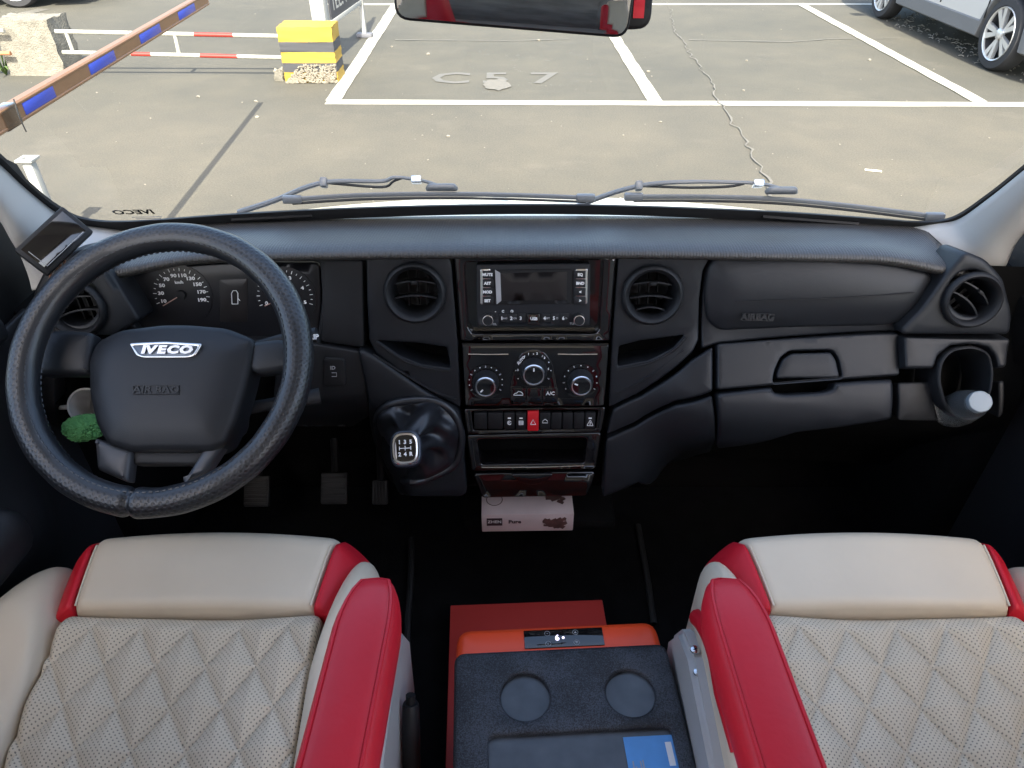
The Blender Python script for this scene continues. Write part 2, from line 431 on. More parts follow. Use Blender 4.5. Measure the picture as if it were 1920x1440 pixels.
# ================================================================ GROUND
def asphalt():
    m = bpy.data.materials.new('weathered_asphalt'); m.use_nodes = True; nt = m.node_tree; b = nt.nodes['Principled BSDF']
    N = nt.nodes.new; L = nt.links.new
    tc = N('ShaderNodeTexCoord')
    def noise(sc, det=6, rough=.6, st=None):
        n = N('ShaderNodeTexNoise'); n.inputs['Scale'].default_value = sc; n.inputs['Detail'].default_value = det; n.inputs['Roughness'].default_value = rough
        if st:
            mp = N('ShaderNodeMapping'); mp.inputs['Scale'].default_value = st; L(tc.outputs['Object'], mp.inputs[0]); L(mp.outputs[0], n.inputs['Vector'])
        else: L(tc.outputs['Object'], n.inputs['Vector'])
        return n.outputs['Fac']
    def ramp(f, a, b_, p0=.3, p1=.7):
        r = N('ShaderNodeValToRGB'); r.color_ramp.elements[0].position = p0; r.color_ramp.elements[1].position = p1
        r.color_ramp.elements[0].color = (*a, 1); r.color_ramp.elements[1].color = (*b_, 1); L(f, r.inputs[0]); return r.outputs[0]
    def mix(f, a, b_, mode='MIX'):
        x = N('ShaderNodeMix'); x.data_type = 'RGBA'; x.blend_type = mode
        if isinstance(f, float): x.inputs[0].default_value = f
        else: L(f, x.inputs[0])
        L(a, x.inputs[6]); L(b_, x.inputs[7]); return x.outputs[2]
    big = ramp(noise(.45, 5, .55), (.074, .0690, .0560), (.096, .0865, .0675), .34, .66)
    mid = ramp(noise(2.3, 8, .65), (.88, .89, .90), (1.08, 1.06, 1.02), .3, .75)
    c = mix(1.0, big, mid, 'MULTIPLY')
    grain = ramp(noise(75, 3, .7), (.72, .72, .73), (1.22, 1.22, 1.2), .3, .72)
    c = mix(1.0, c, grain, 'MULTIPLY')
    dust = ramp(noise(1.1, 9, .72, (1, 1.3, 1)), (0, 0, 0), (1, 1, 1), .56, .74)
    dc = N('ShaderNodeRGB'); dc.outputs[0].default_value = (.130, .114, .089, 1)
    sc = N('ShaderNodeMath'); sc.operation = 'MULTIPLY'; sc.inputs[1].default_value = .38; L(dust, sc.inputs[0])
    c = mix(sc.outputs[0], c, dc.outputs[0])
    sx = N('ShaderNodeSeparateXYZ'); L(tc.outputs['Object'], sx.inputs[0])       # dusty driving lane in front of the greyer bays
    wob = N('ShaderNodeMath'); wob.operation = 'MULTIPLY_ADD'; wob.inputs[1].default_value = 1.6; L(noise(.9, 5, .6), wob.inputs[0]); L(sx.outputs['Y'], wob.inputs[2])
    lane = N('ShaderNodeMapRange'); lane.interpolation_type = 'SMOOTHSTEP'; lane.inputs[1].default_value = 6.9; lane.inputs[2].default_value = 8.6; L(wob.outputs[0], lane.inputs[0])
    tint = N('ShaderNodeRGB'); tint.outputs[0].default_value = (.84, .87, .89, 1)
    mu = mix(1.0, c, tint.outputs[0], 'MULTIPLY'); c = mix(lane.outputs[0], c, mu)
    L(c, b.inputs['Base Color']); b.inputs['Roughness'].default_value = .85; b.inputs['Specular IOR Level'].default_value = .25
    bp = N('ShaderNodeBump'); bp.inputs['Strength'].default_value = .5; bp.inputs['Distance'].default_value = .006
    L(noise(90, 4, .7), bp.inputs['Height']); L(bp.outputs[0], b.inputs['Normal'])
    return m
M['asphalt'] = asphalt()
def worn_paint(name, col, keep=.34, sc=16, amt=1.0):
    """paint that has flaked: shows asphalt tone in worn spots"""
    m = mat(name, col, .7); nt = m.node_tree; b = nt.nodes['Principled BSDF']; N = nt.nodes.new; L = nt.links.new
    tc = N('ShaderNodeTexCoord'); n = N('ShaderNodeTexNoise'); n.inputs['Scale'].default_value = sc; n.inputs['Detail'].default_value = 10; n.inputs['Roughness'].default_value = .75
    L(tc.outputs['Object'], n.inputs['Vector'])
    r = N('ShaderNodeValToRGB'); r.color_ramp.elements[0].position = keep - .03; r.color_ramp.elements[1].position = keep + .03
    r.color_ramp.elements[0].color = (.09, .084, .07, 1); r.color_ramp.elements[1].color = (*col, 1)
    L(n.outputs['Fac'], r.inputs[0]); L(r.outputs[0], b.inputs['Base Color'])
    return m
M['paint'] = worn_paint('road_paint', (.30, .285, .235), .375)
M['paint_faint'] = worn_paint('worn_road_paint', (.082, .080, .070), .56, 12)
M['paint_patch'] = worn_paint('bare_patch', (.108, .098, .079), .45, 14)
g = pydata('ground', [(-300, -300, 0), (300, -300, 0), (300, 300, 0), (-300, 300, 0)], [(0, 1, 2, 3)], 'asphalt', smooth=0)
g['kind'] = 'structure'
def sheet(name, pts, m, z=.004, kind='structure'):
    me = bpy.data.meshes.new(name); me.from_pydata([(p[0], p[1], z) for p in pts], [], [tuple(range(len(pts)))])
    o = link(name, me, m, None, 0); o['kind'] = kind
    if me.polygons[0].normal.z < 0: me.flip_normals()
    return o
def line(p, q, w, m='paint', z=.004, name='parking_line', n=30):
    p, q = Vector(p[:2]), Vector(q[:2]); d = (q - p).normalized(); s = Vector((-d.y, d.x)) * w / 2
    a = []; b = []
    for i in range(n + 1):
        c = p.lerp(q, i / n); j1 = random.uniform(-.006, .006); j2 = random.uniform(-.006, .006)
        a.append(c + s + s.normalized() * j1); b.append(c - s + s.normalized() * j2)
    v = [(k.x, k.y, z) for k in a] + [(k.x, k.y, z) for k in b]
    f = [(i, i + n + 1, i + n + 2, i + 1) for i in range(n)]
    o = pydata(name, v, f, m, smooth=0); o['kind'] = 'structure'; return o
f0 = G(612, 191.5); f1 = G(1900, 196.5); fd = (f1 - f0).normalized()
line(f0, f0 + fd * 14, .155)
def up_line(pa, pb, w, y1=14.0, z=.008):
    a, b = G(*pa), G(*pb); d = (b - a).normalized(); b = a + d * ((y1 - a.y) / d.y); line(a, b, w, z=z)
up_line((625, 190), (736, 20), .15, 12.6)
up_line((1228, 192), (1152, 70), .145, 12.6)
up_line((1838, 192), (1490, 2), .15, 12.6)
l0 = G(1240, 8); line((l0.x - 5.4, l0.y - .02), (l0.x + 6.5, l0.y + .0), .14)
line(G(-60, 52), G(82, 17), .22, 'paint_faint')
# worn bay number on the ground
for ch, cx in (('C', 845), ('5', 930), ('7', 1020)):
    c = G(cx, 148); o = text('bay_number', ch, Matrix.Translation((c.x, c.y, .006)) , .62, 'paint_faint', None, 0.0, .012); o['kind'] = 'structure'
cpt = G(932, 160)
o = sheet('bare_patch', [(cpt.x + math.cos(a) * .15 * random.uniform(.75, 1.1), cpt.y + math.sin(a) * .24 * random.uniform(.75, 1.1)) for a in [i * .35 for i in range(18)]], 'paint_patch', .010)
# sand-filled cracks
def crack(pts, w0, w1, m='paint_patch', jit=.02, step=.09):
    P = [G(*p) for p in pts]; L = []; R_ = []; fine = []
    for a, b in zip(P, P[1:]):
        k = max(2, int((b - a).length / step))
        for i in range(k): fine.append(a.lerp(b, i / k) + Vector((random.uniform(-jit, jit), 0, 0)))
    for i, p in enumerate(fine):
        w = (w0 + (w1 - w0) * i / len(fine)) * random.uniform(.35, 1.5) / 2
        d = (fine[min(i + 1, len(fine) - 1)] - fine[max(i - 1, 0)]).normalized(); s = Vector((-d.y, d.x, 0))
        L.append(p + s * w); R_.append(p - s * w)
    n = len(fine); v = [(q.x, q.y, .0125) for q in L + R_]
    o = pydata('ground_crack', v, [(i, i + 1, i + n + 1, i + n) for i in range(n - 1)], m, smooth=0); o['kind'] = 'structure'
crack([(1252, 5), (1268, 60), (1300, 112), (1330, 152), (1356, 205), (1376, 235), (1400, 268), (1420, 305), (1436, 335), (1446, 380)], .008, .018, jit=.035)
crack([(1290, 76), (1380, 78), (1480, 80), (1560, 74), (1700, 73)], .03, .012, jit=.01)
crack([(740, 76), (860, 77), (960, 78), (1080, 74)], .02, .015, jit=.01)
# scattered pale stones and litter: nobody could count them
bm = bmesh.new()
def pebble(p, s):
    r = bmesh.ops.create_icosphere(bm, subdivisions=1, radius=s)
    for v in r['verts']:
        v.co = Vector((v.co.x * random.uniform(.7, 1.5), v.co.y * random.uniform(.7, 1.4), v.co.z * .6)) + Vector((p[0], p[1], s * .3))
for px, py in [(1015, 60), (1010, 76), (1215, 135), (1238, 229), (840, 256), (372, 182), (480, 190), (705, 57), (1400, 114), (1630, 113), (482, 220), (1394, 170), (735, 88), (803, 102)]:
    q = G(px, py); pebble(q, random.uniform(.014, .024))
for _ in range(110):
    px, py = random.uniform(0, 1920), random.uniform(10, 380); q = G(px, py); pebble(q, random.uniform(.003, .009))
for _ in range(260):
    q = (random.uniform(5.4, 6.6), random.uniform(7.6, 12.6)); pebble(q, random.uniform(.005, .014))
o = from_bm('gravel', bm, mat('pale_gravel', (.17, .155, .125), .9), None, 0); o['kind'] = 'stuff'; o['label'] = 'pale grit and small stones scattered over the asphalt'
bm = bmesh.new()
for _ in range(130):      # dry straw blown under the parked car
    q = Vector((random.gauss(5.58, .13), random.uniform(8.0, 11.6), .012)); a = random.uniform(0, 6.28); l = random.uniform(.02, .09)
    d = Vector((math.cos(a), math.sin(a), 0)) * l
    bm_tube(bm, [q, q + d * .5 + Vector((0, 0, .01)), q + d], .004, 4)
o = from_bm('dry_straw', bm, mat('straw', (.26, .24, .2), .9), None, 0); o['kind'] = 'stuff'; o['label'] = 'dry straw bits on the shaded asphalt beside the parked car'
bx = G(1637, 321); box('paper_scrap', (.12, .025, .004), Matrix.Translation((bx.x, bx.y, .006)) @ Matrix.Rotation(-.3, 4, 'Z'), mat('paper', (.7, .66, .55), .8))
tag(bpy.data.objects['paper_scrap'], 'narrow cream paper scrap lying on the asphalt by the right wiper', 'litter')

# ================================================================ BARRIER BOOM
H = 1.05
b0 = atz(-60, 262, H); b1 = atz(372, 5, H)
bd = (b1 - b0).normalized(); b1 = b0 + bd * ((6.20 - b0.y) / bd.y); b0 = b0 - bd * 1.1
boom = thing('barrier_boom', 'brown barrier boom with blue reflective bands crossing the upper left', 'barrier', loc=(b0.x, b0.y, 0))
M['boom'] = mat('copper_aluminium', (.19, .098, .045), .42, metal=.2, vary=.08, vscale=8)
M['blue_refl'] = mat('blue_reflector', (.02, .045, .33), .4, bump=(160, .3, .002))
ex = bd; ey = Vector((-bd.y, bd.x, 0)); ez = Vector((0, 0, 1))
BF = Matrix(((ex.x, ey.x, 0, b0.x), (ex.y, ey.y, 0, b0.y), (0, 0, 1, H), (0, 0, 0, 1)))
blen = (b1 - b0).length
prof = [(s * a, b) for s, L in ((1, [(.018, -.044), (.026, -.037), (.026, -.030), (.023, -.027), (.023, .027), (.026, .030), (.026, .037), (.018, .044)]), (-1, [(.018, .044), (.026, .037), (.026, .030), (.023, .027), (.023, -.027), (.026, -.030), (.026, -.037), (.018, -.044)])) for a, b in L]
v = [BF @ Vector((x, a, b)) for x in (0, blen) for a, b in prof]; k = len(prof)
pydata('beam', v, [(i, (i + 1) % k, k + (i + 1) % k, k + i) for i in range(k)] + [tuple(range(k)), tuple(range(k, 2 * k))], 'boom', boom, 25)
for xa, xb, row in ((35, 92, 0), (160, 208, 0), (256, 294, 0), (328, 359, 0)):
    ya = 0.5 * 0
    # band centres follow the beam
    def along(px):
        best = min((abs((960 + (p.x) / ((p - CAM).dot(Vector((0, CP, -SP)))) * FPX) - px), s) for s in [i * blen / 400 for i in range(401)] for p in [b0 + bd * s])
        return best[1]
    s0, s1 = along(xa), along(xb)
    box('blue_band', (s1 - s0, .050, .051), BF @ Matrix.Translation(((s0 + s1) / 2, 0, .0)), 'blue_refl', boom, .002)
s0 = along(12)
box('clear_tape', (.13, .055, .091), BF @ Matrix.Translation((s0, 0, 0)), glass_mat('tape', (.93, .93, .91), 1.5, .25), boom, .004)
tube('cable', [BF @ Vector((s0 + .02, -.05, .07)), BF @ Vector((s0, -.055, 0)), BF @ Vector((s0 + .015, -.05, -.07))], .003, 'rubber', boom, 6)
box('barrier_cabinet', (.3, .32, 1.1), Matrix.Translation((b0.x, b0.y - .1, .55)), mat('cabinet_orange', (.5, .2, .05), .4), boom, .02)

# ================================================================ RED AND WHITE RAIL
M['rail_white'] = mat('rail_white', (.30, .29, .245), .5, vary=.08, vscale=20)
M['rail_red'] = mat('rail_red', (.26, .022, .014), .5, vary=.08, vscale=20)
YR = 8.12
rail = thing('guard_rail', 'low red and white two-bar guard rail between concrete block and striped block', 'railing', loc=(-4.5, YR, 0))
def railx(px, py): return aty(px, py, YR).x
zt0, zt1 = aty(110, 60, YR).z, aty(528, 67, YR).z
zb0, zb1 = aty(122, 99, YR).z, aty(533, 107, YR).z
def bar(px0, py0, px1, py1, cuts):
    a, b = aty(px0, py0, YR), aty(px1, py1, YR)
    xs = [px0] + [c for c, _ in cuts] + [px1]; cols = ['rail_white']; 
    cols = [c for _, c in [(0, 'rail_white')] + cuts]
    for i in range(len(xs) - 1):
        p = a.lerp(b, (xs[i] - px0) / (px1 - px0)); q = a.lerp(b, (xs[i + 1] - px0) / (px1 - px0))
        tube('bar_section', [p, q], .021, cols[i], rail, 12)
bar(104, 59, 530, 68, [(364, 'rail_red'), (437, 'rail_white')])
bar(118, 98, 534, 108, [(246, 'rail_red'), (283, 'rail_white'), (375, 'rail_red'), (445, 'rail_white')])
for (pa, pb) in (((124, 61), (137, 97)), ((328, 66), (336, 102)), ((526, 70), (534, 106))):
    tube('post', [aty(*pa, YR), aty(*pb, YR)], .02, 'rail_white', rail, 10)
rail2 = thing('guard_rail', 'short stub of red and white rail left of the concrete block', 'railing', loc=(-6, YR, 0))
tube('bar_section', [aty(-150, 56, YR), aty(8, 58, YR)], .021, 'rail_white', rail2, 10)
tube('bar_section', [aty(-150, 98, YR), aty(20, 100, YR)], .021, mat('rust', (.30, .13, .06), .8), rail2, 10)

# ================================================================ CONCRETE BLOCKS
def concrete(name, col, bs=60):
    return mat(name, col, .9, spec=.2, bump=(bs, .7, .02), vary=.22, vscale=11)
M['concrete'] = concrete('cast_concrete', (.165, .153, .125))
def block(name, mtx, size, m, parent=None, jag=.008, cuts=7, taper=.9, seed=1):
    rnd = random.Random(seed)
    bm = bmesh.new(); bmesh.ops.create_cube(bm, size=1)
    bmesh.ops.subdivide_edges(bm, edges=bm.edges[:], cuts=cuts, use_grid_fill=True)
    for v in bm.verts:
        k = 1 + (taper - 1) * (v.co.z + .5)
        edge = sum(1 for c in v.co if abs(abs(c) - .5) < 1e-4)
        v.co = Vector((v.co.x * size[0] * k, v.co.y * size[1] * k, (v.co.z + .5) * size[2]))
        j = jag * (1.6 if edge > 1 else .5); v.co += Vector((rnd.uniform(-j, j), rnd.uniform(-j, j), rnd.uniform(-j, j) if v.co.z > .02 else 0))
    bmesh.ops.transform(bm, matrix=mtx, verts=bm.verts)
    return from_bm(name, bm, m, parent, 30)
ca = G(30, 140); cb = G(125, 143)
cc = (ca + cb) / 2
block('concrete_block', Matrix.Translation((cc.x - .02, cc.y + .2, 0)) , ((cb - ca).length * 1.02, .42, .545), 'concrete', None, .007, 8, .96, 3)
tag(bpy.data.objects['concrete_block'], 'rough unpainted concrete block holding the left end of the rail', 'concrete block')
ya = G(537, 155); yb = G(634, 157); yc = (ya + yb) / 2; yw = (yb - ya).length
sb = thing('striped_block', 'yellow and black striped concrete block with crumbled stony base', 'concrete block', loc=(yc.x, yc.y + .18, 0))
M['yellow'] = worn_paint('yellow_paint', (.30, .19, .020), .24, 26); M['blackpaint'] = worn_paint('black_paint', (.035, .036, .04), .26, 26)
hs = [(0, .105, 'yellow'), (.105, .195, 'blackpaint'), (.195, .30, 'yellow'), (.30, .395, 'blackpaint'), (.395, .535, 'yellow')]
for i, (z0, z1, m) in enumerate(hs):
    k = 1.0
    block('stripe', Matrix.Translation((yc.x, yc.y + .18, z0 + .001)), (yw * (1.0 + .0 * i), .34, z1 - z0 - .0005), m, sb, .0025, 6, 1.0, 10 + i)
bm = bmesh.new(); rnd = random.Random(5)
for _ in range(760):
    px = rnd.random(); z = rnd.random() ** 1.3 * .17 * min(1, px * 3.2)
    r = bmesh.ops.create_icosphere(bm, subdivisions=1, radius=rnd.uniform(.006, .015))
    for v_ in r['verts']:
        v_.co = Vector((v_.co.x, v_.co.y * .8, v_.co.z * rnd.uniform(.6, 1.1))) + Vector((yc.x - yw / 2 + .01 + px * (yw - .02), yc.y + .005 - (.17 - z) * .12, z + .008))
o = from_bm('crumbled_base', bm, concrete('rubble', (.18, .16, .125)), sb, 0); o['kind'] = 'stuff'
bk = G(525, 152); block('loose_stone', Matrix.Translation((bk.x, bk.y + .04, 0)), (.10, .10, .11), 'concrete', None, .012, 2, .8, 8)
tag(bpy.data.objects['loose_stone'], 'small loose concrete lump at the left foot of the striped block', 'stone')

# ================================================================ SIGN BOARD behind striped block
sg = thing('sign_stand', 'white framed sign stand with black TEL number panel behind striped block', 'sign', loc=(-2.1, 9.0, 0))
sa = aty(622, 52, 8.75); sx0, sy0 = sa.x, 8.75
dirb = Vector((.075, .9972, 0)); e = Vector((-dirb.y, dirb.x, 0))
SF = Matrix(((dirb.x, e.x, 0, sx0), (dirb.y, e.y, 0, sy0), (0, 0, 1, 0), (0, 0, 0, 1)))
M['sign_white'] = mat('white_steel', (.28, .28, .26), .4, vary=.04)
M['sign_black'] = mat('sign_black', (.045, .047, .055), .45)
zb_ = .42
box('frame_post', (.17, .15, 1.5), SF @ Matrix.Translation((-.09, .08, .75)), 'sign_white', sg, .006)
box('frame_bar', (1.35, .035, .05), SF @ Matrix.Translation((.67, 0, zb_)), 'sign_white', sg, .004)
box('frame_bar', (1.35, .035, .05), SF @ Matrix.Translation((.67, 0, 1.42)), 'sign_white', sg, .004)
box('frame_post', (.05, .05, 1.5), SF @ Matrix.Translation((1.37, 0, .75)), 'sign_white', sg, .004)
box('panel', (1.30, .02, .95), SF @ Matrix.Translation((.67, 0, .92)), 'sign_black', sg, .002)
for ch, xx in zip('TEL:182', (.14, .28, .41, .52, .66, .80, .95)): text('lettering', ch, SF @ Matrix.Translation((xx, -.0125, .60)) @ Matrix.Rotation(R(90), 4, 'X'), .24, 'sign_white', sg, .001, .003)
box('foot', (.10, .20, .05), SF @ Matrix.Translation((1.37, 0, .03)), mat('foot_grey', (.10, .10, .11), .6), sg, .006)

# ================================================================ weed, white post
wd = thing('weed', 'small green weed growing beside the concrete block at the left edge', 'plant', loc=(*G(12, 140)[:2], 0))
wb = G(12, 140)
M['leaf'] = mat('leaf', (.06, .10, .022), .6)
for i in range(11):
    a = i * .62; l = random.uniform(.12, .22); h = random.uniform(.08, .2)
    p = [wb, wb + Vector((math.cos(a) * l * .5, math.sin(a) * l * .5, h)), wb + Vector((math.cos(a) * l, math.sin(a) * l, h * .75))]
    tube('leaf', catmull(p, 4), [.008, .012, .014, .016, .014, .012, .009, .006, .003], 'leaf', wd, 6, flat=.25)
pz = .52; pp = atz(52, 300, pz)
wp = thing('white_bollard', 'white square bollard with hollow flared top at the left pillar edge', 'bollard', loc=(pp.x, pp.y, 0))
bm = bmesh.new(); bm_box(bm, (.055, .055, pz), Matrix.Translation((pp.x, pp.y, pz / 2)), .004); from_bm('post', bm, 'sign_white', wp)
lathe('top_plate', [(.03, pz - .02), (.07, pz), (.07, pz + .012), (.038, pz + .012), (.03, pz - .03)], Matrix.Translation((pp.x, pp.y, 0)) @ Matrix.Rotation(R(45), 4, 'Z'), 'sign_white', wp, 4, smooth=20)

# ================================================================ PARKED CARS
M['tyre'] = mat('tyre', (.025, .025, .027), .8, bump=(120, .4, .003))
M['rim'] = mat('alloy', (.62, .62, .61), .32, metal=.6)
M['rim_dark'] = mat('rim_dark', (.03, .03, .033), .5)
M['clad'] = mat('grey_cladding', (.13, .13, .13), .6)
M['carglass'] = mat('car_window', (.012, .014, .016), .06, spec=.6)
M['lamp_red'] = mat('tail_lamp', (.35, .01, .01), .15); M['lamp_clear'] = mat('head_lamp', (.55, .55, .55), .08)
def make_car(name, label, x, y, rz, paint, wb=3.0, length=4.85, width=1.9, height=1.68, wr=.365):
    t = thing(name, label, 'car', loc=(x, y, 0))
    Mx = Matrix.Translation((x, y, 0)) @ Matrix.Rotation(rz, 4, 'Z')
    hl, hw = length / 2, width / 2; n = 96; yws = (-wb / 2, wb / 2)
    def arch(yy, r): 
        return max([0] + [math.sqrt(max(0, r * r - (yy - w) ** 2)) + wr * .98 if abs(yy - w) < r else 0 for w in yws])
    def top(yy):      # roofline and bonnet, front = +y
        u = yy / hl
        tab = [(-1, .92), (-.93, 1.02), (-.80, 1.35), (-.62, 1.58), (-.30, height), (.10, height * .99), (.28, 1.52), (.52, 1.10), (.75, 1.02), (.93, .90), (1, .68)]
        for (a, b), (c, d) in zip(tab, tab[1:]):
            if u <= c: return b + (d - b) * (u - a) / (c - a)
        return .68
    rings = []; v = []
    for i in range(n + 1):
        yy = -hl + length * i / n; u = abs(yy / hl)
        w = hw * (1 - .16 * max(0, (u - .72) / .28) ** 2); tp = top(yy); belt = min(1.0, tp - .04)
        lo = max(.42, arch(yy, wr + .075)); lo = min(lo, belt - .08)
        rw = w * (.74 if tp > 1.15 else .88)
        pts = [(w * .985, lo), (w * 1.0, lo + (belt - lo) * .3), (w * .995, lo + (belt - lo) * .7), (w * .96, belt), (rw * 1.02 if tp > 1.15 else w * .93, max(belt + .01, tp - .09)), (rw * .9, tp - .02), (rw * .5, tp), (0, tp + .008)]
        ring = [(px_, yy, pz_) for px_, pz_ in pts] + [(-px_, yy, pz_) for px_, pz_ in pts[::-1][1:]]
        v += ring; k = len(ring)
    f = []
    for i in range(n):
        for j in range(k - 1): f.append((i * k + j, i * k + j + 1, (i + 1) * k + j + 1, (i + 1) * k + j))
    f += [tuple(range(k)), tuple(range(n * k, (n + 1) * k))]
    pydata('body', [Mx @ Vector(p) for p in v], f, paint, t, 32)
    for sgn in (-1, 1):
        vv = []
        for i in range(n + 1):
            yy = -hl * .985 + length * .985 * i / n; u = abs(yy / hl); w = hw * (1 - .16 * max(0, (u - .72) / .28) ** 2)
            a = arch(yy, wr + .035); lo = max(.24, a); hi = max(.435, arch(yy, wr + .085))
            lo = min(lo, hi - .004)
            vv += [(sgn * w * .93, yy, lo), (sgn * (w * .985 + .008), yy, lo + .03), (sgn * (w * .985 + .012), yy, hi - .02), (sgn * w * .98, yy, hi)]
        pydata('sill_cladding', [Mx @ Vector(p) for p in vv], [(i * 4 + j, i * 4 + j + 1, i * 4 + j + 5, i * 4 + j + 4) for i in range(n) for j in range(3)], 'clad', t, 40)
        for ya_, yb_ in ((-.52, -.06), (-.02, .30)):
            q = []
            for uu in (ya_, yb_):
                yy = uu * hl; tp = min(top(yy), 1.62); q += [(sgn * (hw * .955), yy, 1.03), (sgn * hw * .79, yy, tp - .13)]
            q2 = [Vector(p) + Vector((-sgn * .03, 0, 0)) for p in q]
            pydata('side_window', [Mx @ Vector(p) for p in q + q2], [(0, 1, 3, 2), (4, 6, 7, 5), (0, 2, 6, 4), (1, 5, 7, 3), (0, 4, 5, 1), (2, 3, 7, 6)], 'carglass', t, 20)
        for yy in (-.04 * hl, .34 * hl, -.46 * hl):
            bmx = bmesh.new(); bm_box(bmx, (.012, .008, .52), Mx @ Matrix.Translation((sgn * (hw * .996), yy, .72))); from_bm('door_gap', bmx, 'black', t, 20)
        for yy in (.02 * hl + .12, -.40 * hl):
            box('door_handle', (.03, .18, .035), Mx @ Matrix.Translation((sgn * (hw + .005), yy, .88)), paint, t, .01)
        box('wing_mirror', (.2, .11, .14), Mx @ Matrix.Translation((sgn * (hw + .09), .33 * hl, 1.08)), paint, t, .035)
        box('head_lamp', (.36, .2, .13), Mx @ Matrix.Translation((sgn * hw * .66, hl * .955, .72)), 'lamp_clear', t, .04)
        box('tail_lamp', (.42, .12, .15), Mx @ Matrix.Translation((sgn * hw * .6, -hl * .975, .88)), 'lamp_red', t, .03)
    for a, b, nm in (((.285, 1.50), (.50, 1.13), 'windscreen'), ((-.66, 1.52), (-.82, 1.30), 'rear_window')):
        q = [(s * hw * .62, a[0] * hl, a[1] + .015) for s in (-1, 1)] + [(s * hw * .80, b[0] * hl, b[1] + .02) for s in (1, -1)]
        q2 = [(p[0], p[1], p[2] - .03) for p in q]
        pydata(nm, [Mx @ Vector(p) for p in q + q2], [(0, 1, 2, 3), (7, 6, 5, 4), (0, 4, 5, 1), (1, 5, 6, 2), (2, 6, 7, 3), (3, 7, 4, 0)], 'carglass', t, 20)
    box('underbody', (width * .8, length * .93, .2), Mx @ Matrix.Translation((0, 0, .36)), 'black', t, .03)
    box('number_plate', (.44, .02, .13), Mx @ Matrix.Translation((0, -hl - .005, .62)), mat('plate', (.03, .10, .4), .4), t, .004)
    for w in yws:
        for sgn in (-1, 1):
            F = Mx @ Matrix.Translation((sgn * (hw - .10), w, wr)) @ Matrix.Rotation(sgn * R(90), 4, 'Y')
            wh = lathe('wheel', [(wr * .70, .07), (wr * .76, .105), (wr * .93, .10), (wr * .99, .07), (wr, .03), (wr, -.06), (wr * .97, -.09), (wr * .7, -.09)], F, 'tyre', t, 40)
            lathe('rim_barrel', [(wr * .72, .095), (wr * .70, .07), (wr * .66, .0), (0, -.01)], F, 'rim_dark', wh, 32)
            lathe('rim_lip', [(wr * .735, .098), (wr * .72, .108), (wr * .69, .10), (wr * .685, .08)], F, 'rim', wh, 40)
            for s5 in range(5):
                a = s5 * 2 * math.pi / 5 + .35
                for tw in (-.20, .20):
                    c0, c1 = math.cos(a + tw * .25), math.sin(a + tw * .25)
                    e0, e1 = math.cos(a + tw * 1.05), math.sin(a + tw * 1.05)
                    p0, p1 = Vector((c0 * .05, c1 * .05, .085)), Vector((e0 * wr * .70, e1 * wr * .70, .098))
                    d = (p1 - p0).normalized(); s = Vector((-d.y, d.x, 0))
                    vs = [p0 + s * .016, p0 - s * .016, p1 - s * .030, p1 + s * .030]; vs += [q - Vector((0, 0, .04)) for q in vs]
                    pydata('spoke', [F @ q for q in vs], [(0, 1, 2, 3), (4, 7, 6, 5), (0, 4, 5, 1), (1, 5, 6, 2), (2, 6, 7, 3), (3, 7, 4, 0)], 'rim', wh, 20)
            lathe('hub_cap', [(.055, .06), (.055, .10), (.045, .108), (0, .11)], F, 'rim', wh, 20)
    return t
cw = G(1850, 131); cf = G(1672, 34)
M['car_silver'] = mat('pearl_paint', (.54, .53, .51), .25, metal=.15, coat=.5)
make_car('parked_car', 'silver white car with five-spoke alloy wheels parked at upper right', cw.x + .93, (cw.y + cf.y) / 2, 0, 'car_silver', wb=cf.y - cw.y)
lw = G(38, 15)
M['car_grey'] = mat('light_grey_paint', (.38, .38, .37), .25, metal=.2, coat=.5)
make_car('parked_car', 'light car parked sideways at upper left, only one front wheel showing', lw.x - 1.42, lw.y + .93, R(-90), 'car_grey', wb=2.84, length=4.7)
# ================================================================ VAN SHELL
XL, XR = -.80, .885
van = thing('van_cab', 'white van cab shell seen from inside: windscreen, grey pillars, doors, black floor', 'van', loc=(XC, 0, .3))
box('cab_floor', (XR - XL, 2.0, .05), ((XL + XR) / 2, .35, .725), 'carpet', van)
box('rear_floor', (XR - XL, 3.4, .05), ((XL + XR) / 2, -2.36, .725), mat('rear_floor', (.42, .38, .32), .6, vary=.1), van)  # unseen floor, made pale to bounce sunlight into the cab
box('firewall', (XR - XL, .04, .62), ((XL + XR) / 2, 1.25, 1.05), 'carpet', van)
box('roof', (XR - XL + .1, 4.15, .06), ((XL + XR) / 2, -1.93, 2.58), 'headliner', van)
# windscreen glass, dark printed edge, upper header
grid_mesh('windscreen', lambda a, b: Vector((XL + .02 + (XR - XL - .04) * a, Wy(XL + .02 + (XR - XL - .04) * a, 1.462 + .64 * b), 1.462 + .64 * b)), 40, 16, 'glass', van, thick=0)
ws = [o for o in van.children if o.name.startswith('windscreen')][0]
inner = [(-330, 20), (-200, 124), (-100, 205), (0, 287), (58, 343), (108, 383), (160, 408), (250, 413), (450, 399), (700, 387), (960, 382), (1200, 385), (1450, 395), (1640, 408), (1722, 414), (1785, 406), (1850, 364), (1920, 308), (2020, 226), (2120, 144), (2250, 38)]
outer = [(-345, 46), (-212, 146), (-110, 226), (-8, 303), (50, 357), (100, 396), (150, 424), (245, 434), (450, 418), (700, 405), (960, 399), (1200, 402), (1450, 413), (1640, 428), (1728, 434), (1800, 420), (1862, 376), (1932, 320), (2032, 238), (2132, 156), (2262, 50)]
I3 = catmull([onW(*p, .004) for p in inner], 6); O3 = catmull([onW(*p, .004) for p in outer], 6); n_ = len(I3)
